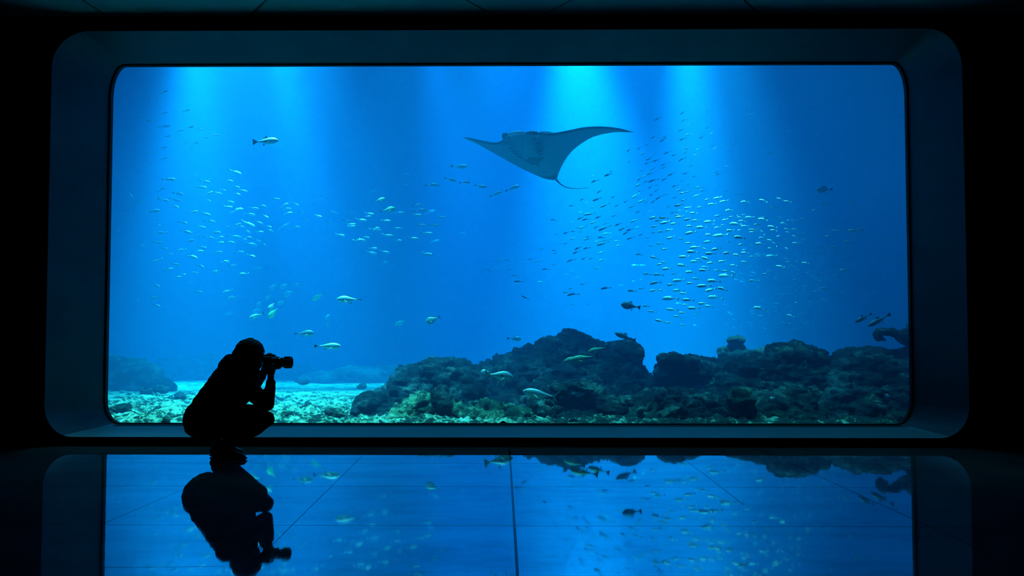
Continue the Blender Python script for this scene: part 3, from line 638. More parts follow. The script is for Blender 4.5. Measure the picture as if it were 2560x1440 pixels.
def school(kind, name, ox, oy, s, rows, Y0, Y1, namer, far=5.0, only=None):
    for r in rows:
        tx, ty, hx, hy = [v for v in r[:4]]
        tx, hx = ox + tx / s, ox + hx / s; ty, hy = oy + ty / s, oy + hy / s
        faint = len(r) > 4
        Y = random.uniform(Y0, Y1) + (far if faint else 0)
        a, b = at(tx, ty, Y), at(hx, hy, Y)
        if (a - b).length < 1e-3: continue
        me = random.choice(meshes[kind])
        o = bpy.data.objects.new(name, me); COL.objects.link(o)
        ln_px = math.hypot(tx - hx, ty - hy)
        pose(o, a, b, random.uniform(-.35, .35), random.uniform(-.12, .12))
        lab, grp = namer((tx + hx) / 2, (ty + hy) / 2, hx > tx, faint)
        tag(o, lab, 'fish', grp)
def left_names(x, y, right, faint):
    way = 'right' if right else 'left'
    row = 'top' if y < 490 else ('upper middle' if y < 560 else ('middle' if y < 620 else ('lower' if y < 700 else 'bottom')))
    side = 'left' if x < 480 else ('centre' if x < 580 else 'right')
    h = 'faint ' if faint else ''
    return ('%ssmall silver fish swimming %s in the %s %s of the left school' % (h, way, row, side), '%s left school fish, %s %s heading %s' % ('faint' if faint else 'silver', row, side, way))
def mid_names(x, y, right, faint):
    way = 'right' if right else 'left'
    h = 'faint ' if faint else ''
    if y < 490 and x > 1000: z = 'in the loose file left of the manta tail'
    elif x < 880: z = 'between the left school and the centre school'
    elif y > 590: z = 'in the lowest rows of the centre school'
    elif x < 985: z = 'in the left half of the centre school'
    else: z = 'in the right half of the centre school'
    return ('%ssmall silver fish swimming %s %s' % (h, way, z), '%ssilver fish heading %s %s' % (h, way, z))
def top_names(x, y, right, faint):
    z = 'above' if y < 300 else ('level with' if y < 380 else 'below')
    c = 'at left' if x < 385 else ('in the middle' if x < 450 else 'at right')
    h = 'faint ' if faint else ''
    return ('%sdark fish %s of the upper left group, %s the lone fish' % (h, c, z), '%sdark upper left fish %s, %s the lone fish' % (h, c, z))
def dark_names(x, y, right, faint):
    band = 'at the top' if y < 330 else ('in the upper part' if y < 420 else ('in the middle part' if y < 520 else ('in the lower part' if y < 610 else 'at the bottom')))
    col_ = 'left' if x < 1400 else ('centre' if x < 1600 else 'right')
    h = 'faint ' if faint else ''
    return ('%sdark fish %s, %s, of the slanting school by the manta' % (h, band, col_), '%sdark slanting school, %s, %s' % (h, band, col_))
def bright_names(x, y, right, faint):
    band = 'top' if y < 520 else ('upper' if y < 570 else ('middle' if y < 640 else ('lower' if y < 710 else 'bottom')))
    col_ = 'left' if x < 1700 else ('centre' if x < 1830 else ('right' if x < 1970 else 'far right'))
    h = 'faint ' if faint else ''
    way = 'left' if not right else 'right'
    return ('%ssunlit silver fish heading %s in the %s %s of the right school' % (h, way, band, col_), '%ssunlit right school, %s %s heading %s' % (h, band, col_, way))
school('silver', 'silver_fish', 280, 400, 3.6, L1, 11.5, 14, left_names)
school('mack', 'small_dark_fish', 270, 200, 4.8, LT, 11.5, 13.5, top_names)
school('silver', 'silver_fish', 600, 400, 2.88, MID, 11.5, 14, mid_names)
school('mack', 'slender_fish', 1350, 220, 4.8, R1, 12, 14.5, dark_names)
school('mack', 'slender_fish', 1200, 450, 4.114, R4, 12, 15, dark_names)
school('mack', 'slender_fish', 1850, 250, 4.8, R5D, 12, 14.5, dark_names)
school('bright', 'sunlit_fish', 1560, 420, 5.12, R2, 10.5, 13, bright_names)
school('bright', 'sunlit_fish', 1560, 600, 5.12, R3, 10.5, 13, bright_names)
school('bright', 'sunlit_fish', 1850, 250, 4.8, R5B, 11, 13, bright_names)
school('bright', 'sunlit_fish', 1850, 520, 4.364, R6, 11, 14, bright_names)

# the far fry nobody could count, low on the right
bm = bmesh.new()
src = bmesh.new(); src.from_mesh(meshes['slim'][1]); src.verts.ensure_lookup_table()
vco = [v.co.copy() for v in src.verts]; fidx = [[v.index for v in f.verts] for f in src.faces]; src.free()
vv, ff = [], []
for k in range(170):
    x, y = random.choice([(1960, 765, 90, 45), (1900, 800, 60, 30), (2050, 640, 70, 60), (1850, 690, 60, 40), (1990, 700, 90, 50)])[0:2]
    x += random.gauss(0, 60); y += random.gauss(0, 32)
    if not (1790 < x < 2230 and 560 < y < 850): continue
    Y = random.uniform(15, 19); c = at(x, y, Y); a = random.uniform(-.15, .5); ln = random.uniform(8, 15) * Y / F
    M_ = Matrix.Translation(c) @ Matrix.Rotation(a, 4, 'Y') @ Matrix.Rotation(random.uniform(-.4, .4) + math.pi, 4, 'Z') @ Matrix.Scale(ln, 4)
    o_ = len(vv); vv += [M_ @ q for q in vco]; ff += [[i + o_ for i in f] for f in fidx]
fr_ = link('distant_fry', mesh('distant_fry', vv, ff), M_silver)
tag(fr_, 'faint cloud of tiny far fish low on the right behind the bright school', 'fish', kind='stuff')

# the larger fish, each with its parts
def big_fish(name, label, tail, head, Y, h=.13, w=.07, m=None, mf=None, yaw=0.0, roll=0.0, dY=0.0, fork=.5, ts=1.0, belly=1.0, dorsal='short', spot=None, bend=0.0, barb=False, vent=False):
    root = empty(name)
    tag(root, label, 'fish')
    bm = bmesh.new(); e = fish_body(bm, h, w, 20, bend=bend, belly=belly)
    for v in bm.verts: pass
    o = link('body', from_bm('body', bm), m, root)
    sb = o.modifiers.new('s', 'SUBSURF'); sb.levels = 1; sb.render_levels = 1
    bm = bmesh.new(); fin(bm, tail_pts(e, ts, fork), .005); link('tail_fin', from_bm('tail_fin', bm), mf or M_fin, root, smooth=False)
    zt = h
    bm = bmesh.new()
    if dorsal == 'short': fin(bm, [(.1, 0, zt * .9), (.02, 0, zt + .07), (-.02, 0, zt + .02), (-.1, 0, zt * .75)], .004)
    elif dorsal == 'spike': fin(bm, [(.06, 0, zt * .9), (-.01, 0, zt + .11), (-.05, 0, zt * .85)], .004)
    else: fin(bm, [(.2, 0, zt * .85), (.12, 0, zt + .04), (-.05, 0, zt + .035), (-.22, 0, zt * .5)], .004)
    link('dorsal_fin', from_bm('dorsal_fin', bm), mf or M_fin, root, smooth=False)
    bm = bmesh.new(); fin(bm, [(-.04, 0, -zt * .88 * belly), (-.09, 0, -zt * belly - .05), (-.12, 0, -zt * .7 * belly), (-.2, 0, -zt * .4)], .004)
    link('anal_fin', from_bm('anal_fin', bm), mf or M_fin, root, smooth=False)
    for s in (-1, 1):
        bm = bmesh.new(); fin(bm, [(.2, 0, 0), (.1, 0, -.035), (.04, 0, -.1), (.16, 0, -.045)], .004)
        for v in bm.verts: v.co = Vector((v.co.x, s * (w * .93 + abs(v.co.z) * .45) + v.co.y, v.co.z - .02))
        link('pectoral_fin', from_bm('pectoral_fin', bm), mf or M_fin, root, smooth=False)
        bm = bmesh.new(); bmesh.ops.create_icosphere(bm, subdivisions=2, radius=.016, matrix=Matrix.Translation((.405, s * w * .66, h * .2)))
        link('eye', from_bm('eye', bm), M_eye, root)
    if vent:
        for s in (-1, 1):
            bm = bmesh.new(); fin(bm, [(.14, 0, -zt * .7), (.02, 0, -zt * .85), (.03 - .05 * (s > 0), 0, -zt - .17), (.09, 0, -zt - .06)], .004)
            for v in bm.verts: v.co = Vector((v.co.x + (.13 if s < 0 else 0), v.co.y + s * (w * .5 + max(0, -zt - v.co.z) * .5), v.co.z))
            link('pelvic_fin', from_bm('pelvic_fin', bm), mf or M_fin, root, smooth=False)
    if spot:
        bm = bmesh.new()
        for s in (-1, 1): bmesh.ops.create_icosphere(bm, subdivisions=2, radius=1, matrix=Matrix.Translation((.08, s * w * .93, .02)) @ Matrix.Diagonal((.04, .008, .04, 1)))
        tag(link('spot', from_bm('spot', bm), M_eye, root), 'dark round spot on the flank')
    a, b = at(*tail, Y + dY), at(*head, Y - dY)
    pose(root, a, b, yaw, roll)
    return root
M_eye = mat('fish_eye', (.01, .012, .015), .15)
M_pale = fish_mat('pale_scales', (.8, .9, .85), (.5, .62, .6), (.8, .85, .8), .3, .2)
M_palefin = mat('pale_fin', (.5, .62, .6), .5)
M_dk = fish_mat('dusky_scales', (.09, .14, .17), (.06, .10, .13), (.10, .15, .18), .45, .1)
M_dkfin = mat('dusky_fin', (.05, .07, .08), .5)
M_tuna = fish_mat('two_tone_scales', (.7, .85, .8), (.07, .13, .16), (.6, .75, .7), .35, .2)
M_olive = fish_mat('olive_scales', (.25, .5, .25), (.12, .28, .18), (.3, .45, .3), .4, .1)
B = big_fish
B('tuna', 'big lone fish with a dark flank in the upper left of the tank', (632, 355), (697, 351), 9.5, .135, .08, M_tuna, M_dkfin, fork=.6)
B('trevally', 'bright plump silver fish facing left above the photographer\'s lens', (903, 749), (842, 748), 9.6, .15, .1, M_pale, M_palefin, yaw=.1, ts=.35)
B('trevally', 'pale fish with a raised back fin above the photographer\'s head', (737, 834), (786, 833), 9.8, .17, .09, fish_mat('blue_scales', (.25, .4, .45), (.25, .38, .42), (.5, .6, .6)), M_palefin, dorsal='spike', ts=.5)
B('trevally', 'bright slim silver fish facing right just above the camera lens', (786, 865), (853, 865), 9.4, .125, .09, M_pale, M_palefin, ts=.5, fork=.8)
B('snapper', 'deep-bodied pale fish facing down left near the middle of the tank', (1099, 792), (1064, 807), 10.2, .25, .1, fish_mat('grey_scales', (.35, .45, .42), (.3, .42, .4), (.45, .55, .5)), M_palefin, ts=1.1, dorsal='long')
B('snapper', 'faint fish facing left beside the deep-bodied pale one', (1018, 800), (987, 813), 15, .17, .08, M_green, M_palefin)
B('snapper', 'dark fish facing left below the bright right school', (1600, 769), (1553, 761), 9.6, .2, .1, M_dk, M_dkfin, yaw=-.2)
B('snapper', 'oval grey fish facing left alone on the upper right', (2081, 473), (2040, 475), 12, .19, .08, fish_mat('oval_scales', (.1, .18, .2), (.14, .22, .25), (.1, .16, .18)), M_dkfin, dorsal='long', ts=.8)
B('mackerel', 'dark fish diving left near the right glass edge, upper of the pair', (2179, 784), (2137, 806), 9.6, .11, .08, M_dk, M_dkfin, ts=.55)
B('mackerel', 'longer dark fish diving left just above the hook-shaped rock', (2226, 785), (2169, 816), 9.6, .10, .075, M_dk, M_dkfin, ts=.6, fork=.8)
B('mackerel', 'bright slim fish facing left on the right side below the bright school', (2158, 575), (2119, 577), 11.5, .1, .08, M_pale, M_palefin, ts=.4)
B('jack', 'greenish fish facing left in front of the largest reef rock', (1494, 890), (1424, 901), 9.0, .13, .07, M_olive, mat('olive_fin', (.2, .4, .25), .5), fork=.6)
B('jack', 'dark green fish partly behind the greenish one before the reef', (1462, 889), (1408, 905), 9.4, .13, .07, M_olive, M_dkfin)
B('jack', 'green fish at the foot of the upright block on the reef', (1522, 867), (1468, 881), 9.5, .13, .07, M_olive, M_dkfin)
B('grouper', 'slate fish resting nose left on the upright reef block', (1588, 852), (1537, 832), 9.9, .13, .09, fish_mat('slate_scales', (.12, .2, .24), (.1, .16, .2), (.12, .18, .22)), M_dkfin)
B('triggerfish', 'spotted pale fish with spread fins and tail to the left in front of the reef', (1212, 934), (1283, 944), 8.75, .18, .1, fish_mat('spotted_scales', (.35, .5, .5), (.4, .55, .52), (.5, .62, .6)), M_palefin, dorsal='spike', ts=1.2, yaw=.25, vent=True, spot=True, fork=.7)
B('bream', 'small pale round fish wedged between the two reef rocks', (1228, 929), (1201, 932), 9.4, .3, .12, M_pale, M_palefin, ts=.6)
B('shark', 'long pale fish facing left with its tail spread at the reef foot', (1398, 994), (1306, 977), 8.6, .12, .08, fish_mat('pale_grey_skin', (.4, .5, .5), (.5, .62, .62), (.7, .8, .78)), M_palefin, ts=1.35, fork=.75, dorsal='spike', vent=True)
B('bream', 'dark fish hanging tail up beside the pointed crag', (1403, 830), (1418, 838), 10.3, .2, .1, M_dk, M_dkfin)
B('bream', 'faint dark fish left of the pointed crag', (1268, 846), (1304, 848), 14, .18, .08, M_dk, M_dkfin)
B('parrotfish', 'faint fish with a yellow-green nose in the lower left haze', (812, 733), (780, 750), 13.5, .17, .1, fish_mat('yellow_green_scales', (.3, .8, .25), (.3, .75, .3), (.4, .9, .3)), M_palefin)
B('parrotfish', 'yellow-green fish diving left above the photographer', (696, 768), (671, 795), 11.5, .2, .12, fish_mat('lime_scales', (.3, .8, .25), (.25, .6, .3), (.4, .9, .3)), M_palefin, ts=.6)
B('surgeonfish', 'bright oval fish diving left above the yellow-green one', (688, 754), (672, 777), 10.8, .27, .12, M_pale, M_palefin, ts=.7)
B('surgeonfish', 'silver fish with a forked tail above and left of the photographer\'s head', (660, 783), (622, 796), 11, .15, .08, M_silver, M_palefin, fork=.7)
for q in [((698, 710), (673, 723), 'highest'), ((724, 708), (700, 721), 'second from the top'), ((752, 705), (737, 716), 'rightmost'), ((736, 726), (706, 741), 'largest'),
          ((680, 738), (663, 747), 'small bright'), ((658, 753), (640, 764), 'leftmost'), ((715, 751), (694, 761), 'lowest'), ((656, 770), (632, 783), 'palest')]:
    B('surgeonfish', '%s of the faint oval fish in the haze above the photographer' % q[2], q[0], q[1], 14.5, .22, .09, M_silver, M_palefin)
B('wrasse', 'faint blue fish pointing up, upper of the pair right of the photographer\'s head', (811, 804), (824, 786), 15, .2, .1, M_silver, M_palefin)
B('wrasse', 'faint blue fish pointing down, lower of the pair right of the photographer\'s head', (825, 800), (816, 818), 15, .16, .1, M_silver, M_palefin)
B('bream', 'greenish fish facing right in the top row of the centre school', (936, 503), (964, 497), 11, .2, .1, M_green, M_palefin)
B('bream', 'larger greenish fish facing right above the centre school', (952, 528), (989, 521), 10.8, .2, .1, M_green, M_palefin)
B('bream', 'pale blue blurred fish low over the right reef', (2208, 982), (2223, 995), 8.7, .25, .12, M_silver, M_palefin, ts=.4)
B('butterflyfish', 'tiny bright white fish head poking from the right reef', (1940, 993), (1925, 999), 8.55, .34, .15, mat('white_scales', (.95, .97, 1), .3), M_palefin, ts=.2)

# ------------------------------------------------------------ the manta ray
def interp(tab, s):
    """Catmull-Rom through (s, x, y) rows"""
    for i in range(len(tab) - 1):
        if s <= tab[i + 1][0] or i == len(tab) - 2:
            p1, p2 = tab[i], tab[i + 1]
            p0 = tab[i - 1] if i else p1; p3 = tab[i + 2] if i + 2 < len(tab) else p2
            t = (s - p1[0]) / (p2[0] - p1[0]); h = p2[0] - p1[0]
            out = []
            for k in (1, 2):
                m1 = (p2[k] - p0[k]) / (p2[0] - p0[0]) * h; m2 = (p3[k] - p1[k]) / (p3[0] - p1[0]) * h
                out.append((2*t**3-3*t*t+1)*p1[k] + (t**3-2*t*t+t)*m1 + (-2*t**3+3*t*t)*p2[k] + (t**3-t*t)*m2)
            return out
LEAD = [(0, 1155, 343), (.07, 1172, 344), (.15, 1200, 350), (.25, 1232, 356), (.31, 1250, 354), (.36, 1262, 345), (.42, 1285, 334), (.5, 1310, 330), (.56, 1335, 330),
        (.62, 1358, 332), (.68, 1385, 332), (.75, 1420, 326), (.82, 1460, 318), (.88, 1500, 316), (.94, 1545, 320), (1, 1587, 331)]
TRAIL = [(0, 1155, 343), (.07, 1168, 349), (.15, 1195, 361), (.25, 1240, 386), (.36, 1296, 417), (.42, 1325, 431), (.5, 1360, 446), (.56, 1384, 450),
         (.60, 1392, 446), (.64, 1397, 432), (.70, 1408, 408), (.76, 1428, 380), (.82, 1455, 358), (.88, 1487, 341), (.94, 1535, 331), (1, 1587, 331)]
YM = 10.6
def m_depth(px, py):
    return YM + 1.35 * (py - 330) / 120 + .45 * abs(px - 1310) / 200
def mp(px, py, off=0.0):
    return at(px, py, m_depth(px, py) + off)
manta = empty('manta_ray', mp(1320, 380)); tag(manta, 'huge manta ray gliding with spread wings, pale dark-blotched belly turned to the glass', 'manta ray')
NS, NT = 220, 64
bel, top_, colr = [], [], []
def blotch(px, py):
    # dark marks on the belly: (x, y, rx, ry, angle)
    for cx_, cy_, rx, ry, an in [(1332, 398, 14, 6, 5), (1345, 400, 10, 7, 0), (1320, 403, 9, 4, 15), (1336, 408, 12, 3, 20), (1352, 396, 8, 3, -5), (1312, 399, 4, 1.5, 5), (1345, 413, 6, 1.5, 35), (1328, 410, 8, 2, 15), (1366, 430, 3, 1, 40)]:
        a = math.radians(an); dx, dy = px - cx_, py - cy_
        u = (dx * math.cos(a) + dy * math.sin(a)) / rx; v = (-dx * math.sin(a) + dy * math.cos(a)) / ry
        if u * u + v * v < 1 + .35 * noise.noise(Vector((px * .35, py * .5, 0))): return True
    return False
for i in range(NS + 1):
    s = i / NS; a = interp(LEAD, s); b = interp(TRAIL, s)
    chord = math.hypot(a[0] - b[0], a[1] - b[1])
    core = math.exp(-((s - .5) / .13) ** 2)
    for j in range(NT + 1):
        t = j / NT
        px = a[0] + (b[0] - a[0]) * t; py = a[1] + (b[1] - a[1]) * t
        prof = (t ** .5) * (1 - t) ** .9 * 1.9
        th = (.03 + .30 * core) * prof * min(1, chord / 30)
        bel.append(mp(px, py, -th * .45)); up = mp(px, py, th * .55)
        top_.append(up + Vector((0, 0, .0)))
        c = (.12, .19, .23)
        edge = min(1, max(0, (t - .965) * 40))
        if blotch(px, py): c = (.012, .018, .025)
        elif t * chord < (7.0 * min(1, (s - .53) * 9) if s > .53 else (6.5 * max(0, min(1, (.36 - s) * 12, s * 7)))) and chord > 4: c = (.012, .022, .04)
        elif t > .975: c = (.03, .05, .08)
        elif 1340 < px < 1393 and py > 436 - .0 + 5.5 * math.sin((px - 1338) / 18.0) - (px - 1366) * .12: c = (.02, .035, .06)
        elif 1244 < px < 1275 and 343 < py < 362: c = (.1, .13, .15)
        elif 1330 < px < 1352 and 331 < py < 352: c = (.13, .16, .18)
        colr.append(c)
verts = bel + top_
off = len(bel); faces = []; R_ = NT + 1
for i in range(NS):
    for j in range(NT):
        q = [i * R_ + j, (i + 1) * R_ + j, (i + 1) * R_ + j + 1, i * R_ + j + 1]
        faces.append(tuple(q)); faces.append(tuple(v + off for v in reversed(q)))
    for j in (0, NT):
        q = [i * R_ + j, (i + 1) * R_ + j]
        faces.append((q[0], q[1], q[1] + off, q[0] + off) if j else (q[1], q[0], q[0] + off, q[1] + off))
me = mesh('body', [v - manta.location for v in verts], faces)
ca = me.color_attributes.new('skin', 'FLOAT_COLOR', 'POINT')
for k in range(off):
    ca.data[k].color = (*colr[k], 1); ca.data[off + k].color = (.02, .028, .04, 1)
M_manta = mat('manta_skin', (.3, .35, .35), .55, spec=.4)
at_ = N(M_manta, 'ShaderNodeVertexColor', layer_name='skin'); L(M_manta, at_.outputs[0], bsdf(M_manta).inputs['Base Color'])
bm = bmesh.new(); bm.from_mesh(me); bmesh.ops.remove_doubles(bm, verts=bm.verts, dist=.0005); bmesh.ops.recalc_face_normals(bm, faces=bm.faces[:]); bm.to_mesh(me); bm.free()
mo = link('body', me, M_manta, manta)
M_mdark = mat('manta_back_skin', (.03, .04, .055), .4, spec=.6)
M_mpale = mat('manta_lip_skin', (.5, .58, .56), .35, spec=.6)
def tube_bm(bm, pts, radii, seg=8, squash=1.0):
    rings = []
    for i, p in enumerate(pts):
        t = (pts[min(i + 1, len(pts) - 1)] - pts[max(i - 1, 0)]).normalized()
        u = t.cross(Vector((0, 1, 0)))
        if u.length < .05: u = t.cross(Vector((0, 0, 1)))
        u.normalize(); v = t.cross(u)
        rings.append([bm.verts.new(p + (u * math.cos(2 * math.pi * k / seg) + v * math.sin(2 * math.pi * k / seg) * squash) * radii[i]) for k in range(seg)])
    for a, b in zip(rings, rings[1:]):
        for k in range(seg): bm.faces.new([a[k], a[(k + 1) % seg], b[(k + 1) % seg], b[k]])
    bm.faces.new(rings[0][::-1]); bm.faces.new(rings[-1])
    bmesh.ops.recalc_face_normals(bm, faces=bm.faces[:])
def tube(name, pts, radii, m, parent=None, origin=None, seg=8, squash=1.0):
    bm = bmesh.new(); o_ = origin or Vector((0, 0, 0))
    tube_bm(bm, [p - o_ for p in pts], radii, seg, squash)
    return link(name, from_bm(name, bm), m, parent)
mo_ = manta.location.copy()
tl = [(1388, 446), (1394, 453), (1402, 461), (1412, 467), (1425, 470.5), (1440, 471.5), (1458, 471), (1476, 468.5)]
tube('tail', [mp(1360, 432, -.02)] + [at(x, y, m_depth(1390, 450) + .02 * i) for i, (x, y) in enumerate(tl)], [.010, .022, .014, .010, .008, .0065, .005, .004, .002], M_mdark, manta, mo_)
# rolled cephalic fins either side of the mouth, lip, eyes
def blobm(name, px, py, rx, ry, dY, rd, m, rot=0.0):
    c = mp(px, py, dY); s = c.y / F
    bm = bmesh.new(); bmesh.ops.create_icosphere(bm, subdivisions=3, radius=1, matrix=Matrix.Translation(c - mo_) @ Matrix.Rotation(rot, 4, 'Y') @ Matrix.Diagonal((rx * s, rd, ry * s, 1)))
    return link(name, from_bm(name, bm), m, manta)
blobm('cephalic_fin', 1263, 341, 8.5, 7.5, -.1, .16, M_mdark, .2)
blobm('cephalic_fin', 1333, 337, 20, 7, -.06, .16, M_mdark, .12)
tube('lip', [mp(1266, 338, -.14), mp(1280, 333.5, -.17), mp(1300, 331, -.18), mp(1314, 333, -.16)], [.02, .028, .03, .012], M_mpale, manta, mo_)
tube('lip', [mp(1275, 342, -.12), mp(1285, 336, -.15), mp(1297, 333.5, -.16), mp(1313, 334.5, -.15)], [.008, .012, .012, .008], M_mpale, manta, mo_)
tube('brow', [mp(1335, 328.5, -.1), mp(1341, 330, -.15), mp(1346, 334, -.14)], [.012, .02, .008], M_mpale, manta, mo_)
blobm('eye', 1342, 335, 3.2, 3.2, -.2, .03, mat('manta_eye', (.004, .005, .006), .15))
blobm('eye', 1262, 347, 2, 2, -.24, .02, bpy.data.materials['manta_eye'])
tube('shoulder_patch', [mp(1349, 330.5, -.04), mp(1358, 330.4, -.05), mp(1370, 331, -.05), mp(1384, 332.2, -.03)], [.010, .020, .018, .005], mat('white_patch', (.85, .88, .88), .5), manta, mo_)
M_gill = mat('gill_slit', (.015, .02, .025), .8)
for g in [((1331, 361.5), (1345, 359), (1356, 351.5)), ((1336, 369), (1348, 365), (1359, 358.5)), ((1338, 375), (1350, 371.5), (1361, 367)), ((1341, 381.5), (1352, 378), (1361, 374.5)), ((1344, 389), (1352, 386), (1359, 383)),
          ((1270, 370.5), (1277, 371), (1285, 372)), ((1274.5, 377), (1283, 378.5), (1292, 378.5)), ((1281, 383), (1289, 385), (1296, 385)), ((1293, 390), (1298, 392), (1304, 394)), ((1298, 393), (1303, 394), (1308, 395)),
          ((1276, 355), (1279, 361), (1283, 366))]:
    pts = []
    dgp = None
    for q in g: pts.append(q)
    from_cam = []
    for (x, y) in pts:
        # find belly surface along the sight line so that the slit lies on the skin
        best = min(range(off), key=lambda k: (lambda d: d.x * d.x + d.z * d.z)((bel[k] - mp(x, y))))
        from_cam.append(at(x, y, bel[best].y - .012))
    tube('gill_slit', from_cam, [.003, .0075, .003], M_gill, manta, mo_, 6)

# ------------------------------------------------------------ the photographer
def chain(bm, nodes, sub=2, wide=1.0, gap=.35):
    """nodes = (px, py, Y, r_px[, wide]); tapered limb through them"""
    for a, b in zip(nodes, nodes[1:]):
        A, Bq = at(a[0], a[1], a[2]), at(b[0], b[1], b[2])
        ra, rb = a[3] * a[2] / F, b[3] * b[2] / F
        wa = a[4] if len(a) > 4 else wide; wb = b[4] if len(b) > 4 else wide
        n_ = max(1, int((Bq - A).length / (gap * min(ra, rb))))
        for i in range(n_ + 1):
            t = i / n_; r = ra + (rb - ra) * t; w_ = wa + (wb - wa) * t
            ball(bm, A.lerp(Bq, t), (r, r * w_, r), sub)
def skin(name, build, voxel, m, parent, sm=3):
    bm = bmesh.new(); build(bm); me = remeshed(name, bm, voxel, sm)
    for v in me.vertices: v.co -= parent.location
    return link(name, me, m, parent)
N_, F_, C_ = 6.22, 6.50, 6.36            # near side, far side, middle of the body
root = empty('person', (at(560, 1120, C_).x, C_, 0))
tag(root, 'person in dark clothes squatting in profile, raising a camera to the glass', 'person')
M_skin = mat('skin', (.10, .06, .045), .6, spec=.2)
M_jacket = mat('black_jacket', (.006, .006, .008), .95, spec=.05)
M_trouser = mat('black_trousers', (.005, .005, .007), .95, spec=.05)
M_hair = mat('dark_hair', (.006, .005, .005), .7, spec=.15)
M_shoe = mat('black_shoe', (.006, .006, .007), .45, spec=.4)
M_sole = mat('shoe_sole', (.01, .01, .011), .7, spec=.2)
def b_body(bm):
    c = C_
    chain(bm, [(572, 965, c, 34, 1.2), (590, 925, c, 28, 1.1), (604, 905, c, 17), (618, 893, c, 17)])       # upper trunk, neck
    chain(bm, [(540, 1010, c, 40, 1.1), (572, 965, c, 36, 1.2)]); chain(bm, [(520, 1050, c, 42, 1.15), (540, 1010, c, 40, 1.1)])
    chain(bm, [(616, 876, c, 29), (630, 877, c, 29)]); chain(bm, [(632, 890, c, 25), (640, 905, c, 16), (645, 915, c, 9)])
    chain(bm, [(654, 897, c, 4.5), (659, 901, c, 3)], gap=.5)                                              # nose
    chain(bm, [(651, 887, c - .03, 4), (651, 887, c + .03, 4)])                                             # brow
    ball(bm, at(653, 907, c), (.010, .022, .006), 2)                                                       # lips
    for s in (-1, 1):
        ball(bm, at(618, 888, c + s * .078), (.016, .008, .028), 2)                                        # ears
        ball(bm, at(650, 892, c + s * .032), (.012, .012, .010), 2)                                        # eyes
    # near (right) arm
    chain(bm, [(598, 948, N_, 18), (632, 978, N_ - .03, 16), (664, 1008, N_ - .02, 14)]); chain(bm, [(668, 1008, N_ - .02, 14), (676, 972, N_, 12), (677, 948, N_ + .02, 8.2), (677, 936, N_ + .03, 8.5)])
    # far (left) arm
    chain(bm, [(610, 940, F_ + .02, 18), (626, 985, F_ + .04, 14)]); chain(bm, [(628, 984, F_ + .04, 12), (646, 955, F_ + .02, 9), (659, 931, F_ - .03, 10)])
    # hips, thighs, shins and ankles under the clothes
    chain(bm, [(520, 1052, N_ + .03, 30), (600, 1054, N_, 22), (664, 1046, N_, 14)]); chain(bm, [(666, 1050, N_, 14), (610, 1084, N_, 14), (556, 1118, N_ + .05, 9), (552, 1130, N_ + .06, 8)])
    chain(bm, [(522, 1045, F_, 30), (610, 1036, F_, 20), (648, 1040, F_ + .02, 13)]); chain(bm, [(648, 1042, F_ + .02, 13), (600, 1075, F_, 14), (568, 1110, F_, 9), (566, 1122, F_, 8)])
    # near hand: palm under the lens, fingers closing round it, thumb on the near side
    chain(bm, [(677, 936, N_ + .03, 8.5, .8), (678, 925, N_ + .06, 11.5, .8), (681, 917, N_ + .08, 10, .9)])
    for k, (x, ln) in enumerate(((686, 1.0), (691, 1.08), (696, 1.0), (700, .85))):
        y0 = N_ + .06 + .012 * k
        chain(bm, [(x - 5, 921, y0, 2.9), (x, 919 + k * .3, y0 + .03, 2.8), (x + 1, 917, y0 + .075 * ln, 2.6), (x + 1, 909, y0 + .115 * ln, 2.3)], gap=.5)
    chain(bm, [(675, 927, N_ + .05, 3.6), (679, 918, N_ + .03, 3.2), (686, 911, N_ + .045, 2.8)], gap=.5)
    # far hand on the grip: palm behind the body, fingers over the front and shutter
    chain(bm, [(660, 931, F_ - .03, 10, .8), (664, 921, F_ - .05, 11, .8), (671, 912, F_ - .055, 8, .7)])
    for k in range(4):
        yy = 914 - k * 5.2
        chain(bm, [(672, yy, F_ - .045, 2.9), (679, yy - .6, F_ - .028, 2.8), (687, yy - .4, F_ - .04, 2.6), (688.5, yy + .6, F_ - .07, 2.3)], gap=.5)
    chain(bm, [(668, 918, F_ - .07, 3.4), (664, 909, F_ - .1, 3.0), (664, 901, F_ - .11, 2.7)], gap=.5)
skin('body', b_body, .0055, M_skin, root, 2)
def b_jacket(bm):
    c = C_
    chain(bm, [(512, 1044, c, 51.5, .98), (530, 1018, c, 51, .98), (556, 983, c, 49, 1.02), (575, 952, c, 46.5, 1.1), (590, 927, c, 41, 1.05), (604, 912, c, 27, 1.0)])
    chain(bm, [(573, 901, c, 14, 2.2), (564, 913, c, 15, 2.2)]); chain(bm, [(574, 897, c, 9, 3.0), (584, 899, c, 12, 3.2), (600, 905, c, 20, 1.5)])            # hood lying on the neck
    chain(bm, [(571, 892, c, 7, 3.0), (586, 890, c, 5, 4.0)])
    chain(bm, [(622, 912, c, 18, 1.2), (634, 930, c, 16, 1.1), (622, 955, c, 28, 1.3), (600, 985, c, 30, 1.2)])   # chest
    chain(bm, [(598, 948, N_, 24), (612, 962, N_ - .01, 25), (634, 982, N_ - .03, 23), (655, 1003, N_ - .02, 19), (667, 1010, N_ - .02, 19)])
    chain(bm, [(667, 1010, N_ - .02, 18.5), (672, 990, N_ - .01, 15.5), (676, 965, N_, 12.5), (677, 957, N_ + .01, 12.5)])
    chain(bm, [(606, 940, F_ + .02, 23), (622, 965, F_ + .04, 20), (628, 984, F_ + .04, 15)])
    chain(bm, [(628, 980, F_ + .04, 14), (641, 960, F_ + .02, 12.5), (654, 940, F_ - .01, 12)])
jk = skin('jacket', b_jacket, .009, M_jacket, root, 4)
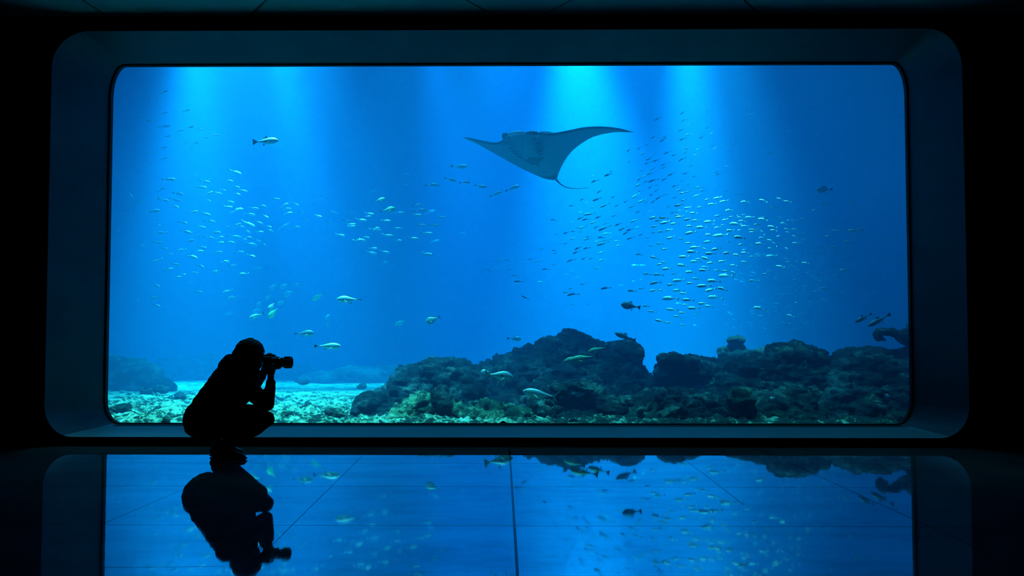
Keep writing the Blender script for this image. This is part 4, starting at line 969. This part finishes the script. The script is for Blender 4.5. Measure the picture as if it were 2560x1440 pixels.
for v in jk.data.vertices:                                                                   # soft folds
    p = v.co; v.co += Vector((noise.noise(p * 9), noise.noise(p * 9 + Vector((5, 0, 0))), noise.noise(p * 9 + Vector((0, 7, 0))))) * .005
def b_trousers(bm):
    c = C_
    chain(bm, [(512, 1050, c, 52, 1.05), (520, 1062, c, 45, 1.1)])
    chain(bm, [(520, 1060, N_ + .03, 42), (560, 1060, N_, 36), (600, 1057, N_ - .02, 30), (640, 1049, N_ - .02, 22.5), (667, 1046, N_ - .02, 19)])
    chain(bm, [(667, 1049, N_ - .02, 19.5), (641, 1067, N_, 21.5), (610, 1083, N_, 21), (580, 1103, N_ + .02, 18), (558, 1118, N_ + .05, 15), (552, 1124, N_ + .06, 14.5)])
    chain(bm, [(520, 1050, F_, 42), (575, 1036, F_, 30), (612, 1033, F_, 25), (632, 1033, F_ + .01, 22.5), (652, 1039, F_ + .02, 19)])
    chain(bm, [(652, 1043, F_ + .02, 16), (615, 1070, F_, 20), (585, 1098, F_, 17), (568, 1114, F_, 12.5)])
tr_ = skin('trousers', b_trousers, .009, M_trouser, root, 4)
for v in tr_.data.vertices:
    p = v.co; v.co += Vector((noise.noise(p * 8 + Vector((3, 0, 0))), noise.noise(p * 8), noise.noise(p * 8 + Vector((0, 4, 0))))) * .005
def b_hair(bm):
    c = C_
    chain(bm, [(622, 877, c, 32.5, 1.0), (628, 879, c, 33, 1.0)])
    chain(bm, [(613, 877, c, 26, 1.1), (603, 881, c, 18, 1.4), (595, 882, c, 11.5, 2.0)])
    chain(bm, [(592, 881, c, 9, 2.4), (588, 883, c, 6, 3.0)])
    chain(bm, [(622, 890, c - .03, 26, .6), (630, 896, c - .03, 22, .6)]); chain(bm, [(622, 890, c + .03, 26, .6), (630, 896, c + .03, 22, .6)])
    chain(bm, [(623, 847, c, 3.4), (632, 845.5, c, 2.0)], gap=.5)
skin('hair', b_hair, .008, M_hair, root, 3)
def shoe(label, heel, toe, Yh, Yt, dark=''):
    hx, tx = heel, toe
    def up(bm):
        a = Vector((at(hx, 1130, Yh).x, Yh, 0)); b = Vector((at(tx, 1140, Yt).x, Yt, 0)); d = (b - a); ln = d.length
        for t, r, z in ((.06, .038, .055), (.12, .042, .07), (.12, .040, .10), (.25, .042, .085), (.38, .040, .060), (.5, .041, .046), (.62, .042, .038), (.74, .042, .033), (.85, .038, .029), (.93, .030, .026), (.97, .022, .024)):
            ball(bm, a + d * t + Vector((0, 0, z)), (r * 1.05, r * .95, min(r, z * .9)), 2)
            ball(bm, a + d * (t - .05) + Vector((0, 0, z * .95)), (r * 1.0, r * .95, min(r, z * .85)), 2)
        for k in range(4): ball(bm, a + d * (.14 + .0 * k) + Vector((0, 0, .08 + .02 * k)), (.040, .038, .03), 2)
    s = skin('shoe', up, .006, M_shoe, root, 2)
    def so(bm):
        a = Vector((at(hx, 1130, Yh).x, Yh, 0)); b = Vector((at(tx, 1140, Yt).x, Yt, 0)); d = (b - a)
        for k in range(21):
            t = k / 20; r = .037 + .01 * math.sin(min(1, t * 1.15) * math.pi * .9) * (t > .3); r *= 1 if t < .85 else (1 - (t - .85) * 2.2)
            ball(bm, a + d * t + Vector((0, 0, .013)), (r, r, .013), 2)
    s2 = skin('sole', so, .005, M_sole, root, 1)
    s2.parent = s
    for k in range(4):
        a = Vector((at(hx, 1130, Yh).x, Yh, 0)); b = Vector((at(tx, 1140, Yt).x, Yt, 0)); d = (b - a); n_ = Vector((-d.y, d.x, 0)).normalized()
        c0 = a + d * (.36 + .085 * k) + Vector((0, 0, .112 - .011 * k))
        l_ = tube('lace', [c0 - n_ * .022, c0 + Vector((0, 0, .004)), c0 + n_ * .022], [.003] * 3, M_sole, s, root.location, 6)
shoe('near', 534, 611, 6.40, 6.27)
shoe('far', 545, 603, 6.56, 6.50)
# faint lettering on the back of the jacket
M_print = mat('jacket_print', (.3, .4, .45), .8, spec=.1)
dg = bpy.context.evaluated_depsgraph_get()
bvh = BVHTree.FromObject(jk, dg)
def on_jacket(px, py):
    o_ = Vector((0, 0, H)); d = ray(px, py).normalized()
    h = bvh.ray_cast(o_ - root.location, d)
    return (h[0] + root.location - d * .0015) if h[0] is not None else at(px, py, 6.2)
bm = bmesh.new()
def stroke(pts, r=.0016):
    tube_bm(bm, [on_jacket(x, y) - root.location for x, y in pts], [r] * len(pts), 6)
stroke([(531.5, 932.5), (533, 933.5), (535, 931)]); stroke([(534, 929), (537, 930.5), (540, 930)])
stroke([(536, 936), (537.5, 931.5), (541, 931), (545, 934), (543.5, 937), (540, 939), (537, 938), (536, 936)])
stroke([(549.5, 936), (551, 937), (552, 938.5)])
link('jacket_print', from_bm('jacket_print', bm), M_print, root).parent = jk

# ------------------------------------------------------------ the camera in the person's hands
YC = 6.355
pc = empty('photo_camera', at(676, 900, YC)); tag(pc, 'black camera with a long hooded lens held to the person\'s eye', 'camera')
M_cam = mat('camera_plastic', (.008, .008, .01), .4, spec=.5)
M_lens = mat('lens_barrel', (.012, .012, .014), .3, spec=.5)
M_rub = mat('rubber_grip', (.008, .008, .008), .9, spec=.1)
def rbox(name, x0, x1, y0, y1, dY0, dY1, m, bev=.006, parent=None):
    p0 = at(x0, y1, YC); p1 = at(x1, y0, YC)
    bm = bmesh.new(); box_bm(bm, p0.x - pc.location.x, p1.x - pc.location.x, dY0, dY1, p0.z - pc.location.z, p1.z - pc.location.z)
    bmesh.ops.bevel(bm, geom=bm.edges[:] + bm.verts[:], offset=bev, segments=3, profile=.5, affect='EDGES')
    return link(name, from_bm(name, bm), m, parent or pc)
body = rbox('camera_body', 663, 687, 891, 915, -.072, .068, M_cam)
rbox('grip', 680, 693, 893, 915, .034, .070, M_rub, .008)
rbox('viewfinder_hump', 664, 685, 885, 893, -.028, .028, M_cam, .009)
rbox('flash_cover', 672, 689, 887, 891.5, -.022, .022, M_cam, .005)
rbox('eyepiece', 657, 664, 887, 896, -.018, .018, M_rub, .005)
rbox('flash_shoe', 669, 679, 882.6, 886, -.010, .010, M_cam, .002)
rbox('screen', 661.6, 663.4, 896, 912, -.04, .04, mat('screen_glass', (.003, .003, .004), .1), .0015)
def lathe(name, prof, m, yoff=0.0, seg=32, py=906, parent=None):
    """turned part about the lens axis (+x); prof = (px, r_px)"""
    bm = bmesh.new(); rings = []
    for x, r in prof:
        c = at(x, py, YC) - pc.location; rr_ = r * YC / F
        rings.append([bm.verts.new((c.x, math.cos(2 * math.pi * k / seg) * rr_, c.z + math.sin(2 * math.pi * k / seg) * rr_)) for k in range(seg)])
    for a, b in zip(rings, rings[1:]):
        for k in range(seg): bm.faces.new([a[k], b[k], b[(k + 1) % seg], a[(k + 1) % seg]])
    bmesh.ops.recalc_face_normals(bm, faces=bm.faces[:])
    return link(name, from_bm(name, bm), m, parent or pc, smooth=False)
ln_ = lathe('lens', [(685, 0), (685, 11.6), (690, 12), (691, 11.6), (696, 11.6), (697, 12.2), (703, 12.2), (703.5, 11.6), (707, 11.6), (708, 12), (713, 11.6), (713, 0)], M_lens)
lathe('zoom_ring', [(691.5, 11.9), (691.5, 12.3), (696.5, 12.3), (696.5, 11.9)], M_rub, parent=ln_)
lathe('focus_ring', [(704, 11.2), (704, 12.1), (708.5, 12.1), (708.5, 11.2)], M_rub, parent=ln_)
lathe('front_glass', [(713.5, 0), (713.5, 9.8), (714.5, 9), (715.3, 6), (715.8, 0)], mat('lens_glass', (.01, .015, .03), .05, spec=.8), parent=ln_)
hd = lathe('lens_hood', [(709, 11.5), (709.5, 12.6), (712, 13.2), (728, 13.4), (729.5, 12.9), (729.5, 12.2), (712, 12.2), (709, 11.5)], M_cam)
for sgn in (-1, 1):
    rbox('hood_petal', 712, 729 if sgn < 0 else 728.5, 905.5 + (13 if sgn < 0 else -13.2) - (0 if sgn < 0 else 1), 905.5 + (15 if sgn < 0 else -11.4), -.022, .022, M_cam, .002)
def wp(px, py, dy): return at(px, py, YC + dy) - pc.location
bm = bmesh.new(); tube_bm(bm, [wp(668, 896, -.074), wp(660, 908, -.076), wp(650, 920, -.07), wp(638, 928, -.06), (wp(622, 931, -.1)), wp(606, 922, -.11), wp(596, 905, -.08), wp(592, 897, 0), wp(600, 905, .09), wp(622, 930, .1), wp(645, 926, .08), wp(666, 898, .072)], [.003] * 12, 6)
link('strap', from_bm('strap', bm), M_rub, pc)
bm = bmesh.new(); tube_bm(bm, [wp(668, 897, -.074), wp(676, 898, -.09), wp(684, 897, -.09), wp(688, 897, -.08), wp(683, 903, -.085), wp(673, 909, -.08)], [.0015] * 6, 6)
link('strap_loop', from_bm('strap_loop', bm), mat('grey_cord', (.05, .07, .08), .7), pc)
bm = bmesh.new(); bmesh.ops.create_cone(bm, segments=20, radius1=.010, radius2=.010, depth=.01, cap_ends=True, matrix=Matrix.Translation(wp(676, 889.5, -.045)))
link('mode_dial', from_bm('mode_dial', bm), M_cam, pc)
bm = bmesh.new(); bmesh.ops.create_cone(bm, segments=16, radius1=.006, radius2=.006, depth=.008, cap_ends=True, matrix=Matrix.Translation(wp(684, 892, .05)))
link('shutter_button', from_bm('shutter_button', bm), M_lens, pc)
